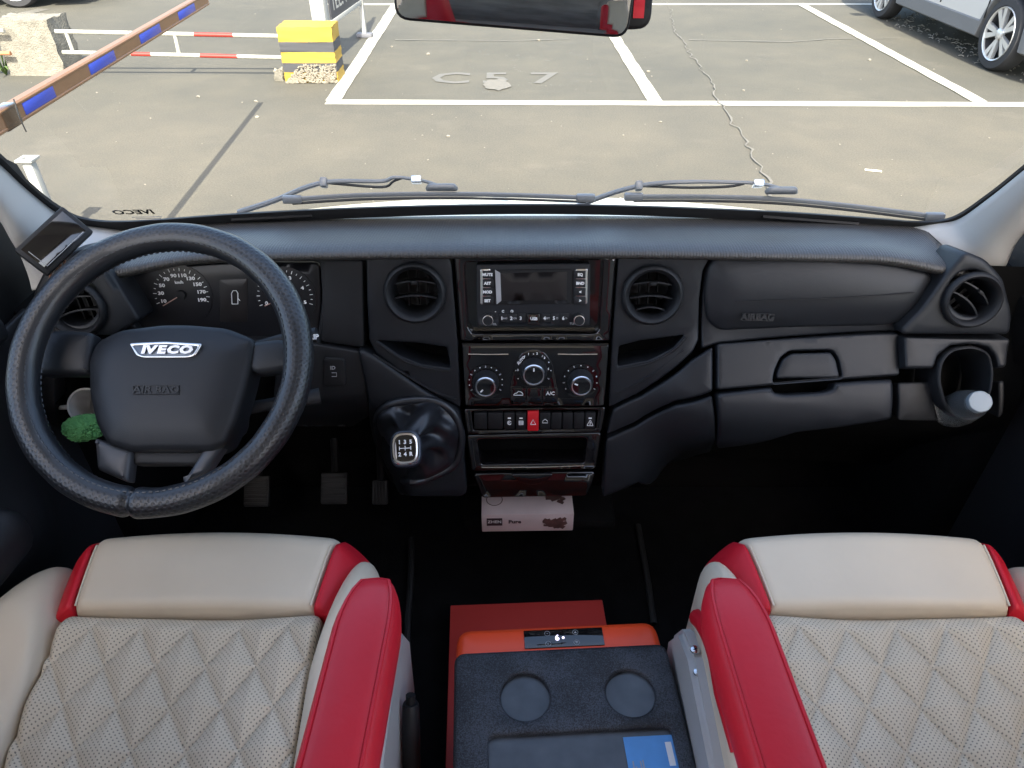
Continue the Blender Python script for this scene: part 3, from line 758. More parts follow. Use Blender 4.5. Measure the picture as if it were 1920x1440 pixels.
o = pydata('printed_edge', list(I3) + list(O3) + [p + Vector((0, -.006, .0)) for p in I3] + [p + Vector((0, -.006, 0)) for p in O3],
       [(i, i + 1, n_ + i + 1, n_ + i) for i in range(n_ - 1)] + [(2 * n_ + i, 3 * n_ + i, 3 * n_ + i + 1, 2 * n_ + i + 1) for i in range(n_ - 1)] + [(i, 2 * n_ + i, 2 * n_ + i + 1, i + 1) for i in range(n_ - 1)], 'rubber', ws, 60)
o.parent = ws
grid_mesh('header', lambda a, b: Vector((XL + (XR - XL) * a, Wy(XL + (XR - XL) * a, 2.07) - .60 * b + .015, 2.07 + .47 * b)), 12, 4, 'headliner', van, thick=.02)
# glass maker's mark, reads mirrored from inside
wm = onW(250, 398, .002); wn_ = Vector((0, -1, -.75)).normalized()
WF = frame(wm, wn_) @ Matrix.Rotation(R(2), 4, 'Z')
text('lettering', 'IVECO', WF, .019, 'rubber', ws, .0001, .0006, sx=-1.25)
for i in range(3):
    box('small_print', (.05 - .008 * i, .0016, .0003), WF @ Matrix.Translation((.015, -.014 - .005 * i, .001)), 'print_dim', ws)
# bonnet
def hood(a, b):
    x = XL - .06 + (XR - XL + .12) * a; k = (x - XC)
    tab = [(0, 1.200, 1.462), (.25, 1.36, 1.440), (.5, 1.62, 1.29), (.75, 1.82, 1.08), (1, 1.92, .75)]
    for (u0, y0, z0), (u1, y1, z1) in zip(tab, tab[1:]):
        if b <= u1:
            q = (b - u0) / (u1 - u0); y = y0 + (y1 - y0) * q; z = z0 + (z1 - z0) * q; break
    return Vector((x, y - .12 * k * k, z - .085 * k * k))
grid_mesh('bonnet', hood, 30, 24, 'van_white', van, thick=.01)
# A-pillars: inner edge on the glass, outer edge by the door
def pillar(inn, out, side):
    A = catmull([onW(*p, .012) for p in inn], 6); B = catmull([atx(*p, side) for p in out], 6); n = len(A)
    def fn(a, b):
        i = min(n - 1, int(round(a * (n - 1)))); p = A[i].lerp(B[i], b)
        bul = math.sin(b * math.pi) * .028
        return p + Vector((-.6 * bul if side > 0 else .6 * bul, -bul, .0))
    return grid_mesh('pillar_trim', fn, n - 1, 10, 'pillar', van, thick=.008)
pillar([(1690, 432), (1745, 425), (1800, 414), (1862, 372), (1932, 316), (2040, 228), (2140, 146), (2260, 45)],
       [(1850, 545), (1862, 520), (1878, 495), (1895, 455), (1930, 408), (1990, 320), (2065, 220), (2155, 90)], .80)
pillar([(262, 436), (215, 430), (140, 418), (96, 392), (48, 353), (-10, 300), (-112, 222), (-212, 142), (-346, 40)][:8],
       [(60, 545), (52, 515), (38, 480), (20, 450), (0, 415), (-60, 330), (-130, 225), (-215, 100)], -.72)
# doors: lower panel, armrest, belt line; window opening above
M['door'] = mat('door_plastic', (.016, .0165, .019), .5, spec=.45, bump=(700, .2, .0006), vary=.12)
for sgn, xw in ((-1, XL), (1, XR)):
    def dfn(a, b, sgn=sgn, xw=xw):
        y = 1.16 - 1.32 * a; z = .76 + .66 * b
        bul = .05 * math.exp(-((z - 1.17) / .10) ** 2) * sstep(.0, .12, (.86 - y)) + .018 * sstep(1.25, 1.40, z)
        return Vector((xw - sgn * (.012 + bul), y, z))
    dp = grid_mesh('door_panel', dfn, 40, 40, 'door', van, thick=.01)
    F = Matrix.Translation((xw - sgn * .062, .50, 1.225)) @ Matrix.Rotation(sgn * R(6), 4, 'Z')
    box('armrest', (.075, .40, .085), F, 'door', dp, .034, 5)
    box('window_sill', (.05, 1.06, .05), (xw - sgn * .025, .37, 1.43), 'door', dp, .018, 3)
    sg_ = grid_mesh('side_glass', lambda a, b, xw=xw: Vector((xw, 1.0 - 1.1 * a - .25 * b * (1 - a), 1.45 + .75 * b)), 2, 2, glass_mat('side_glass', (.97, .98, .97), .4), van)
    v_ = [(xw - sgn * e, y, z) for e in (0, .02) for y, z in ((1.16, 1.38), (.80, 1.38), (.78, 1.50), (.95, 1.72), (1.10, 1.60))]
    pydata('quarter_panel', v_, [(0, 1, 2, 3, 4), (9, 8, 7, 6, 5)] + [(i, (i + 1) % 5, 5 + (i + 1) % 5, 5 + i) for i in range(5)], 'plastic_dark', van, 20)
    box('kick_panel', (.06, .34, .70), (xw - sgn * .03, 1.12, 1.07), 'carpet', van, .01)
    box('door_frame', (.05, .05, .80), (xw, -.14, 1.80), 'plastic_dark', van, .01)
    box('roof_rail', (.06, 3.6, .10), (xw, -1.2, 2.50), 'headliner', van, .02)
    box('side_wall', (.05, 3.85, .56), (xw, -2.1, .98), 'headliner', van, .01)
# floor mat ridges along the aisle
for pts in ([(772, 1010), (770, 1090), (764, 1180), (766, 1300)], [(1196, 985), (1206, 1040), (1216, 1100), (1226, 1170)]):
    tube('mat_edge', catmull([atz(*p, .756) for p in pts], 5), .007, mat('mat_edge', (.02, .02, .02), .6), van, 8)
box('reflection_blocker', (XR - XL - .06, .03, 1.2), ((XL + XR) / 2, -1.55, 1.35), mat('blocker_cloth', (.24, .225, .20), .9, vary=.3, vscale=8), van, .008)  # added out of view; keeps the bright rear out of gloss and mirror reflections
box('shelf_ledge', (.30, .16, .03), (.055, 1.03, .925), 'carpet', van, .008)

# ================================================================ WIPERS
def wiper(label, arm, blade, joint):
    t = thing('windscreen_wiper', label, 'wiper', 'pair of windscreen wipers', loc=tuple(onW(*arm[0], -.02)))
    A = catmull([onW(*p, -.035) for p in arm], 5); k = len(A)
    tube('arm', A, [.0052 - .0024 * min(1, i / k * 1.6) for i in range(k)], 'wiper', t, 8)
    B = catmull([onW(*p, -.012) for p in blade], 8)
    bl = tube('blade', B, .0028, 'wiper', t, 8, flat=1.5)
    tube('rubber_edge', [p + Vector((0, -.003, -.006)) for p in B], .0022, 'rubber', bl, 6)
    for p in (B[0], B[-1]): box('end_cap', (.032, .012, .013), Matrix.Translation(p), 'wiper', bl, .003)
    j = onW(*joint, -.018)
    bm = bmesh.new(); bm_box(bm, (.058, .012, .014), frame(j, Vector((0, -.6, .8))) @ Matrix.Translation((0, .004, .002)), .005, 3, .8); from_bm('bridge', bm, 'wiper', t)
    c = A[int(k * .80)]
    box('clamp', (.018, .012, .017), frame(c, Vector((0, -.8, .6))), 'chrome', t, .003)
    c = A[int(k * .34)]
    box('clamp', (.012, .016, .016), frame(c, Vector((0, -.8, .6))), 'wiper', t, .003)
    tube('washer_hose', [p + Vector((0, 0, -.010 * math.sin(i / max(1, int(k * .72) - int(k * .34) - 1) * math.pi))) for i, p in enumerate(A[int(k * .34):int(k * .72)])], .0022, 'rubber', t, 6)
wiper('left wiper lying along the windscreen base above the steering wheel', [(448, 398), (515, 376), (578, 350), (630, 340), (715, 340), (738, 333), (768, 335), (800, 341), (826, 350)],
      [(548, 374), (680, 366), (830, 364), (960, 366), (1098, 371)], (828, 356))
wiper('right wiper lying along the windscreen base above the passenger side', [(1070, 392), (1110, 376), (1165, 357), (1222, 345), (1300, 341), (1378, 342), (1408, 343), (1440, 347), (1462, 353)],
      [(1188, 369), (1320, 369), (1464, 374), (1600, 387), (1752, 406)], (1466, 362))

# ================================================================ DASHBOARD
dash = thing('dashboard', 'dark grey van dashboard with round vents, airbag panel and drawers', 'dashboard', loc=(XC, 1.1, 1.2))
# dark shell behind the panels
def back(a, b):
    x = -.755 + 1.595 * a; z = 1.462 - .547 * b
    return Vector((x, S(x, z) + .062, z))
grid_mesh('inner_shell', back, 90, 40, 'backing', dash)
# top pad with its overhanging lip
def rib_mat():
    m = mat('ribbed_pad', (.046, .044, .042), .46, spec=.5); nt = m.node_tree; b = nt.nodes['Principled BSDF']; N = nt.nodes.new; L = nt.links.new
    tc = N('ShaderNodeTexCoord'); mp = N('ShaderNodeMapping'); mp.inputs['Scale'].default_value = (1, .22, 1); L(tc.outputs['Object'], mp.inputs[0])
    w = N('ShaderNodeTexWave'); w.inputs['Scale'].default_value = 70; w.inputs['Distortion'].default_value = 2.0; w.inputs['Detail Scale'].default_value = 2.0; L(mp.outputs[0], w.inputs['Vector'])
    n = N('ShaderNodeTexVoronoi'); n.inputs['Scale'].default_value = 330; L(tc.outputs['Object'], n.inputs['Vector'])
    a = N('ShaderNodeMath'); a.operation = 'ADD'; L(w.outputs['Fac'], a.inputs[0]); L(n.outputs['Distance'], a.inputs[1])
    bp = N('ShaderNodeBump'); bp.inputs['Strength'].default_value = .35; bp.inputs['Distance'].default_value = .0012
    L(a.outputs[0], bp.inputs['Height']); L(bp.outputs[0], b.inputs['Normal']); return m
M['pad'] = rib_mat()
def padfn(a, b):
    x = -.64 + (.69 + .64) * a; k = x - XC; ak = abs(k)
    drop = .026 * sstep(.50, .70, ak)
    yl = S(x, 1.50); zl = 1.500 - drop
    yr = 1.174 - .12 * k * k; zr = 1.481 + .016 * k * k
    tab = [(0, yl + .06, zl - .012), (.06, yl - .004, zl - .010), (.12, yl - .018, zl - .006), (.17, yl - .026, zl + .000), (.22, yl - .026, zl + .0065), (.28, yl - .018, zl + .0105), (.36, yl + .006, zl + .0110), (.55, yl + (yr - yl) * .36, (zl + .0105) * .70 + zr * .30), (.78, yl + (yr - yl) * .72, (zl + .0105) * .30 + zr * .70), (1, yr, zr)]
    P = PADC.get(a)
    if P is None: P = PADC[a] = catmull([Vector((0, y, z)) for _, y, z in tab], 6)
    q = P[min(len(P) - 1, int(round(b * (len(P) - 1))))]
    return Vector((x, q.y, q.z))
PADC = {}
grid_mesh('top_pad', padfn, 110, 54, 'pad', dash, thick=.004)
for a_ in (0.0, 1.0):
    pts_ = [padfn(a_, i / 54) for i in range(55)]
    ed_ = pts_ + [Vector((pts_[0].x, pts_[-1].y, pts_[0].z - .01))]
    c_ = Vector((pts_[0].x, pts_[20].y + .02, pts_[20].z - .008)); s_x = .002 if a_ else -.002
    pydata('pad_end', [p + Vector((s_x, 0, 0)) for p in ed_], [tuple(range(len(ed_)))], 'pad', dash, 60)
for pa, pb in (((435, 412), (585, 404)), ((1430, 406), (1610, 420))):       # demister slots
    p, q = [hit(lambda x, z: 1.155 - .12 * (x - XC) ** 2, *s) for s in (pa, pb)]
    tube('demister_slot', [p, q], .004, 'black', dash, 6)
# vent opening and vent
def vent(px, py, rpx, tilt, nslat=2, off=.006):
    F = frameS(px, py, off); t = (F.translation - CAM).dot(Vector((0, CP, -SP))); r = rpx * t / FPX
    v = thing_part('air_vent', dash, F)
    lathe('bezel', [(r * .93, -.004), (r * 1.0, -.002), (r * 1.02, .003), (r * .97, .0085), (r * .90, .010), (r * .82, .007), (r * .76, .001), (r * .735, -.012), (r * .73, -.055), (0, -.056)], F, 'plastic_dark', v, 56, smooth=50)
    D = F @ Matrix.Rotation(tilt, 4, 'Z')
    ys = (.30, -.16, -.55) if nslat == 3 else (.26, -.22)
    for yy in ys:
        hw = r * math.sqrt(max(.02, .72 ** 2 - yy ** 2)); nn = 13; P_ = []
        for i in range(nn):
            u = -1 + 2 * i / (nn - 1); P_.append((u * hw, yy * r + .0055 * (1 - u * u), -.006 + .004 * (1 - u * u)))
        vv = []
        for p in P_: vv += [D @ Vector((p[0], p[1] + .0012, p[2])), D @ Vector((p[0], p[1] - .0012, p[2])), D @ Vector((p[0], p[1] - .006, p[2] - .035)), D @ Vector((p[0], p[1] - .004, p[2] - .035))]
        ff = [(4 * i + j, 4 * i + (j + 1) % 4, 4 * i + 4 + (j + 1) % 4, 4 * i + 4 + j) for i in range(nn - 1) for j in range(4)]
        pydata('slat', vv, ff, 'plastic', v, 40)
    for xx in (-.3, 0, .3):
        box('fin', (.002, r * 1.25, .012), D @ Matrix.Translation((xx * r, 0, -.042)), 'black', v)
    box('slider', (r * .22, r * .13, .008), D @ Matrix.Translation((0, ys[0] * r + .004, .0)), 'black', v, .002)
    return v
def thing_part(name, parent, F):
    o = bpy.data.objects.new(name, None); COL.objects.link(o); o.empty_display_size = .03
    o.location = F.translation; o.parent = parent; o.matrix_parent_inverse = parent_world(parent).inverted(); return o
V_C = [(778, 549, 58), (1223, 553, 57)]
slab('vent_panel', [(1160, 472), (1338, 472), (1318, 510), (1312, 560), (1310, 640), (1298, 664), (1200, 738), (1141, 766), (1148, 640)], 'plastic', dash,
     holes=[circ_px(1223, 553, 47, 50), [(1160, 650), (1200, 640), (1284, 630), (1262, 655), (1215, 678), (1158, 689)]], hr=5)
slab('vent_panel', [(686, 478), (838, 472), (847, 500), (858, 640), (864, 766), (800, 733), (705, 664), (692, 640), (688, 560)], 'plastic', dash,
     holes=[circ_px(778, 549, 47, 50), [(708, 640), (780, 644), (838, 652), (845, 692), (790, 685), (748, 668)]], hr=5, grid=.009)
vent(778, 549, 58, 0); vent(1223, 553, 57, 0, 3)
# raised lines of the pocket lips
tube('pocket_lip', catmull([onS(*p, .006) for p in [(706, 641), (748, 671), (790, 688), (844, 695)]], 6), .0022, 'plastic', dash, 6)
tube('pocket_lip', catmull([onS(*p, .006) for p in [(1157, 692), (1215, 681), (1262, 657), (1286, 632)]], 6), .0022, 'plastic', dash, 6)
tube('styling_line', catmull([onS(*p, .004) for p in [(700, 664), (760, 702), (812, 733), (856, 748)]], 6), .002, 'plastic', dash, 6)
tube('styling_line', catmull([onS(*p, .004) for p in [(1155, 735), (1190, 720), (1240, 690), (1282, 655)]], 6), .002, 'plastic', dash, 6)
# passenger side
slab('airbag_surround', [(1342, 472), (1560, 478), (1690, 496), (1768, 516), (1730, 585), (1690, 621), (1600, 624), (1480, 632), (1345, 645), (1316, 655), (1317, 560), (1323, 512)], 'plastic', dash, off=.002)
ab = slab('airbag_cover', [(1345, 484), (1560, 482), (1690, 500), (1742, 514), (1752, 530), (1738, 572), (1700, 606), (1660, 615), (1500, 618), (1350, 625), (1326, 605), (1320, 560), (1328, 505)], 'plastic', dash, off=.010, r=26, bev=.006, dome=.012, thick=.02)
tube('tear_seam', [onS(x, y, .0225) for x, y in [(1378, 566), (1450, 563), (1550, 560), (1640, 555), (1715, 549)]], .0011, 'black', ab, 6)
text_on('lettering', 'AIRBAG', 1421, 595, 12, 'emboss', ab, .0235, .0006)
for q in ((1392, 588, 1450, 589), (1392, 601, 1450, 602)): box_on('label_frame', *q, 'emboss', ab, .022, .001, 0)
flap = [(1456, 718), (1458, 705), (1468, 682), (1484, 671), (1558, 669), (1568, 684), (1574, 712)]
hole_f = [(1448, 726), (1452, 703), (1463, 678), (1481, 665), (1561, 663), (1573, 680), (1580, 716)]
dr = slab('glovebox_drawer', [(1345, 652), (1686, 629), (1687, 711), (1345, 738)], 'plastic', dash, off=.010, holes=[hole_f], hd=.03, grid=.008)
slab('handle', flap + [(1572, 717)], 'plastic', dr, off=.011, r=5)
dl = slab('glovebox_drawer', [(1345, 746), (1448, 735), (1452, 744), (1470, 748), (1545, 744), (1564, 738), (1566, 727), (1600, 724), (1676, 720), (1674, 792), (1500, 812), (1345, 840)], 'plastic', dash, off=.012, bev=.006, r=8)
slab('wing_panel', [(1150, 770), (1205, 745), (1300, 678), (1337, 654), (1337, 738), (1265, 756), (1190, 795), (1137, 818)], 'plastic', dash, off=.006, bev=.004)
slab('wing_panel', [(1137, 826), (1190, 803), (1265, 764), (1337, 746), (1337, 845), (1260, 868), (1190, 910), (1130, 935)], 'plastic', dash, off=.006, bev=.004)
slab('corner_panel', [(1812, 484), (1850, 498), (1884, 535), (1900, 600), (1896, 640), (1693, 640), (1692, 628), (1728, 592), (1780, 520)], 'plastic', dash, off=.034, holes=[circ_px(1822, 562, 43, 44)], r=14, bev=.006, thick=.07, hd=.07)
vent(1822, 562, 53, R(-38), off=.036)
cuph = [(1760, 740), (1766, 703), (1788, 682), (1824, 677), (1850, 690), (1858, 722), (1853, 762), (1838, 788), (1803, 796), (1775, 782)]
cupo = [(1755, 741), (1761, 701), (1784, 677), (1825, 671), (1855, 686), (1864, 722), (1858, 766), (1841, 794), (1803, 804), (1770, 788)]
slab('corner_panel', [(1695, 646), (1896, 647), (1886, 712), (1872, 714), (1866, 690), (1852, 672), (1824, 662), (1784, 668), (1758, 690), (1750, 714), (1697, 714)], 'plastic', dash, off=.030, r=6, bev=.004)
slab('cup_holder', cupo, 'plastic_dark', dash, off=.034, holes=[cuph], r=24, hr=20, hd=.08, bev=.004)
slab('lower_corner', [(1684, 722), (1746, 720), (1752, 760), (1760, 792), (1684, 790)], 'plastic_dark', dash, off=.006, r=5)
slab('lower_corner', [(1872, 720), (1884, 718), (1882, 780), (1872, 788)], 'plastic_dark', dash, off=.006, r=5)
# driver side
slab('side_vent_panel', [(158, 478), (192, 500), (262, 612), (215, 640), (60, 640), (60, 560), (80, 520), (110, 490)], 'plastic', dash, off=.034, holes=[circ_px(142, 578, 43, 44)], r=10, bev=.005, thick=.07, hd=.07)
vent(142, 578, 54, R(8), off=.036)
slab('column_panel', [(590, 646), (684, 662), (694, 780), (660, 800), (520, 800), (520, 640)], 'plastic_dark', dash, off=.002, holes=[])
slab('knee_panel', [(60, 648), (215, 648), (262, 640), (262, 860), (60, 860)], 'plastic_dark', dash, off=.002, holes=[[(100, 700), (215, 700), (240, 720), (240, 820), (160, 822), (112, 806), (102, 760)]], hr=14, hd=.10)
slab('cluster_side', [(606, 486), (680, 486), (683, 652), (600, 640), (606, 560)], 'plastic_dark', dash, off=-.004, r=8)
slab('gear_console', [(668, 655), (700, 670), (800, 740), (862, 772), (868, 830), (876, 935), (760, 935), (722, 890), (700, 820), (688, 740)], 'plastic', dash, off=.010, r=16, bev=.006)
# centre stack bezel
slab('centre_bezel', [(850, 472), (1157, 472), (1150, 560), (1143, 642), (864, 642), (857, 560)], 'gloss', dash, off=.007, holes=[[(871, 494), (1131, 489), (1124, 620), (1116, 629), (886, 629), (877, 616)]], hr=6, bev=.003, hd=.05)
sv = slab('bezel_back', [(866, 488), (1136, 484), (1128, 634), (876, 634)], 'gloss', dash, off=-.012, bev=0, grid=.03)
tr = slab('storage_tray', [(874, 819), (1128, 814), (1118, 882), (884, 886)], 'gloss', dash, off=.007, holes=[[(895, 826), (1101, 823), (1096, 871), (902, 874)]], hr=7, hd=.055)
tube('tray_lip', [onS(x, y, .008) for x, y in [(903, 876), (1000, 876), (1095, 873)]], .0014, 'chrome', tr, 6)
ash = slab('ashtray_door', [(887, 891), (1117, 887), (1104, 932), (902, 935)], 'gloss', dash, off=.007, r=8)
slab('ashtray_grip', [(955, 893), (1040, 892), (1022, 908), (1000, 914), (975, 909)], 'gloss', ash, off=.013, r=10, thick=.008, bev=.002)
tube('chrome_line', [onS(x, y, .009) for x, y in [(866, 645), (1000, 645), (1141, 645)]], .0010, 'gloss', dash, 6)

# ================================================================ RADIO
radio = thing('car_radio', 'dark double-height car radio with small screen, silver knobs and labelled buttons', 'radio', loc=tuple(onS(1000, 610)))
slab('faceplate', [(893, 497), (1107, 495), (1106, 613), (894, 613)], 'plastic', radio, off=.004, r=5, bev=.002, thick=.02)
slab('screen_frame', [(928, 508), (1073, 506), (1070, 572), (931, 573)], 'black', radio, off=.0055, r=3, bev=.001, thick=.004)
slab('screen', [(939, 514), (1063, 512), (1062, 565), (941, 566)], 'screen', radio, off=.0063, r=2, bev=.0004, thick=.003)
slab('screen_bevel', [(928, 508), (938, 514), (940, 566), (931, 573)], 'print_dim', radio, off=.0066, r=1, bev=.0002, thick=.002)
for x0, x1, labs, xt, sd_ in ((901, 924, ('MUTE', 'AST', 'MOD', 'SET'), 914, 0), (1077, 1101, ('EQ', 'BND', '<', '>'), 1088, 1)):
    slab('chrome_surround', [(x0 - 1 if not sd_ else x0 + 2, 506), (x1 - 4 if not sd_ else x1 + 1, 505), (x1 - 4 if not sd_ else x1 + 1, 572), (x0 - 1 if not sd_ else x0 + 2, 573)], 'chrome', radio, off=.0052, r=4, bev=.0008, thick=.004)
    for i, s in enumerate(labs):
        y = 508 + 16.3 * i
        bt = box_on('button', x0 + (4 if not sd_ else -1), y, x1 + (1 if not sd_ else -3), y + 14.3, 'plastic_dark', radio, .0048, .0028, .0008)
        text_on('lettering', s, xt, y + 7.2, 5.2, 'print', bt, .0080, .0003)
for x, lab, lx, ly in ((915, 'VOL', 926, 608), (1085, 'TUN', 1074, 607)):
    F = frameS(x, 597, .004); t = 1.12; r = 11.5 * t / FPX
    kn = lathe('knob', [(r * .98, 0), (r * .98, .008), (r * .80, .012), (r * .76, .0125), (0, .0128)], F, 'plastic_dark', radio, 32)
    lathe('ring', [(r, .004), (r * 1.02, .009), (r * .9, .0125), (r * .78, .0128), (r * .76, .0122)], F, 'chrome', kn, 32)
    text_on('lettering', lab, lx, ly, 4, 'print_dim', radio, .0044, .0002)
for i, s in enumerate(('1 RAD', '2 SCN', '3', '4 RPT', '5 ▢', '6 ▷')):
    x = 935 + i * 17.6 if i < 3 else 1015 + (i - 3) * 17.6
    bt = box_on('button', x, 588, x + 16.6, 605, 'plastic_dark', radio, .0035, .002, .0006)
    text_on('lettering', s[:1], x + 6, 597, 6.5, 'print', bt, .0058, .0002)
    if len(s) > 2: text_on('lettering', s[2:5], x + 12, 597, 3.2, 'print_dim', bt, .0058, .0001)
bx_ = box_on('usb_cover', 989, 589, 1012, 609, 'gloss', radio, .004, .006, .0015)
text_on('lettering', 'USB', 1001, 598, 5.5, 'print', bx_, .0104, .0002)
for x, s in ((929, '-'), (943, 'C'), (960, '☼')): text_on('lettering', s, x, 584, 4.5, 'print', radio, .0044, .0002)

# ================================================================ CLIMATE PANEL
clim = thing('climate_panel', 'glossy black climate panel with three round silver-ringed dials', 'control panel', loc=tuple(onS(1000, 762)))
slab('panel', [(866, 649), (1142, 649), (1133, 764), (872, 764)], 'gloss', clim, off=.008, r=4, bev=.002)
slab('centre_shield', [(955, 740), (958, 715), (966, 685), (978, 665), (1000, 657), (1022, 664), (1035, 684), (1043, 714), (1047, 740)], 'gloss', clim, off=.0095, r=8, bev=.001, thick=.004)
for x0, x1 in ((878, 953), (1046, 1120)):
    tube('groove', [onS(x0, 664, .0085), onS((x0 + x1) / 2, 664.5, .0085), onS(x1, 664, .0085)], .0012, 'chrome', clim, 6)
def dial(cx, cy, r_px, angle, marks):
    F = frameS(cx, cy, .0085); t = 1.16; r = r_px * t / FPX
    lathe('dial_base', [(r * 1.75, 0), (r * 1.75, .0012), (r * 1.3, .0016), (0, .0016)], F, 'gloss', clim, 48)
    def fl(a, z): return 1 + (.015 * math.cos(24 * a) if z < .018 else 0)
    d = lathe('dial', [(r * 1.25, .001), (r * 1.18, .010), (r * 1.08, .019), (r * .95, .0225)], F, 'plastic_dark', clim, 96, lobes=fl)
    lathe('ring', [(r * .97, .0215), (r * 1.0, .0232), (r * .93, .0248), (r * .82, .0246), (r * .80, .0238)], F, 'chrome', d, 48)
    lathe('cap', [(r * .82, .0240), (r * .5, .0234), (0, .0232)], F, 'gloss', d, 40)
    box('pointer', (.0022, .0055, .0008), F @ Matrix.Rotation(angle, 4, 'Z') @ Matrix.Translation((0, r * .52, .0238)), 'print', d)
    for i in range(marks):
        a = R(-120) + R(240) * i / (marks - 1)
        big = (i % 3 == 0)
        box('mark', (.0016, .0034 if big else .0016, .0003), F @ Matrix.Rotation(a, 4, 'Z') @ Matrix.Translation((0, r * 1.58, .0019)), 'print' if not big else 'print_dim', d)
    return d
dial(911, 716, 20, R(135), 13); dial(1000, 694, 21, 0, 9); dial(1088, 714, 20, R(70), 11)
text_on('lettering', 'AUTO', 977, 676, 5, 'print', clim, .0112, .0002, rot=R(52))
for s, x, y in (('1', 991, 664), ('2', 1007, 663), ('3', 1021, 671), ('4', 1028, 692), ('0', 971, 694)): text_on('lettering', s, x, y, 4.2, 'print', clim, .0112, .0002)
for i, s in enumerate(('', '', 'A/C')):
    x = 958 + i * 30
    bt = box_on('button', x, 728, x + 28, 756, 'gloss', clim, .0085, .003, .001)
    if s: text_on('lettering', s, x + 14, 738, 7, 'print', bt, .0121, .0002)
    if i == 0:
        c = [onS(*p, .0124) for p in [(963, 741), (965, 738), (969, 737), (972, 734), (977, 735), (980, 738), (981, 741), (963, 741)]]
        tube('recirculation_icon', c, .0006, 'print', bt, 5)

# ================================================================ SWITCH ROW
sw = thing('switch_panel', 'row of black rocker switches with one red hazard button in the middle', 'switch panel', loc=tuple(onS(1000, 812)))
slab('frame', [(870, 769), (1136, 765), (1128, 812), (874, 816)], 'gloss', sw, off=.005, holes=[[(884, 773), (1122, 770), (1117, 806), (888, 809)]], hr=4, bev=.002, hd=.03)
xs_ = [888, 914, 944, 966, 988, 1011, 1033, 1054, 1075, 1096, 1117]
for i in range(10):
    x0, x1 = xs_[i] + .8, xs_[i + 1] - .8
    red = i == 4
    b_ = box_on('hazard_switch' if red else 'rocker_switch', x0, 771.5 if red else 774, x1, 808.5 if red else 805.5, 'red_sw' if red else 'black', sw, -.004 if not red else -.002, .010, .002)
    xm = (x0 + x1) / 2; z_ = .0065 if not red else .0087
    if red:
        c = [onS(*p, .0086) for p in [(xm - 5, 796), (xm + 5, 796), (xm, 787), (xm - 5, 796)]]
        tube('triangle_icon', c, .0007, 'print', b_, 5)
    if i in (2, 3, 9):
        box_on('indicator_light', xm - 3, 783, xm + 3, 785.4, 'print', b_, .0055, .0006, 0)
        text_on('lettering', {2: 'Є', 3: '▤', 9: '⚠'}[i], xm, 793.5, 8, 'print', b_, .0064, .0002)
    if i == 5:
        tube('lamp_icon', [onS(*p, .0064) for p in [(xm - 5, 793), (xm - 4, 789), (xm, 786), (xm + 4, 789), (xm + 5, 793), (xm - 5, 793)]], .0005, 'print', b_, 5)

# ================================================================ INSTRUMENT CLUSTER
clu = thing('instrument_cluster', 'instrument cluster behind the steering wheel with speedometer and rev counter', 'instrument cluster', loc=tuple(onS(440, 630)))
slab('face', [(200, 512), (300, 494), (420, 486), (600, 486), (604, 560), (596, 640), (268, 640), (240, 590)], 'lens', clu, off=-.022, r=14, bev=.003, thick=.01)
slab('surround', [(188, 500), (300, 480), (420, 474), (616, 474), (612, 560), (600, 650), (262, 650), (228, 596)], 'plastic_dark', clu, off=-.004, holes=[[(202, 514), (300, 496), (420, 488), (600, 488), (604, 560), (594, 638), (268, 638), (242, 590)]], hr=14, bev=.004, hd=.03)
def gauge(name, cx, cy, rp, labels, a0, a1, ang, ntick):
    F = frameS(cx, cy, -.0215); t = (F.translation - CAM).dot(Vector((0, CP, -SP))); r = rp * t / FPX
    g_ = lathe(name, [(r * 1.12, .0), (r * 1.12, .0012), (r * 1.02, .0014), (0, .0012)], F, 'lens', clu, 48)
    for i in range(ntick):
        a = a0 + (a1 - a0) * i / (ntick - 1)
        box('tick', (.0010, .0052 if i % 2 == 0 else .003, .0003), F @ Matrix.Rotation(-a, 4, 'Z') @ Matrix.Translation((0, r * .96, .0018)), 'print', g_)
    for i, s in enumerate(labels):
        if s is None: continue
        a = a0 + (a1 - a0) * i / (len(labels) - 1)
        text('lettering', s, F @ Matrix.Translation((math.sin(a) * r * .74, math.cos(a) * r * .74, .0018)), .0076, 'print', g_, .0001, .0003, sx=1.25)
    box('needle', (.0014, r * .82, .0012), F @ Matrix.Rotation(-ang, 4, 'Z') @ Matrix.Translation((0, r * .42, .004)), mat('needle', (.42, .26, .22), .5), g_)
    lathe('needle_cap', [(.0075, .002), (.0068, .006), (0, .0066)], F, 'black', g_, 20)
    return F, g_
F, gs = gauge('speedometer', 341, 552, 50, ['10', '30', '50', '70', '90', '110', '130', '150', '170', '190'], R(-108), R(108), R(-118), 20)
text('lettering', 'km/h', F @ Matrix.Translation((0, .020, .0018)), .0065, 'print', gs, .0001, .0002)
gauge('rev_counter', 535, 556, 51, ['0', '1', '2', '3', '4', '5'], R(-108), R(108), R(-112), 21)
slab('display', [(412, 518), (464, 516), (464, 598), (413, 598)], 'screen', clu, off=-.0205, r=2, bev=.0004, thick=.002)
tube('van_icon', [onS(*p, -.0200) for p in [(435, 570), (434, 550), (437, 545), (443, 545), (446, 550), (446, 570), (435, 570)]], .0007, 'print', clu, 5)
tube('door_icon', [onS(*p, -.0200) for p in [(446, 559), (450, 564)]], .0006, 'print', clu, 5)
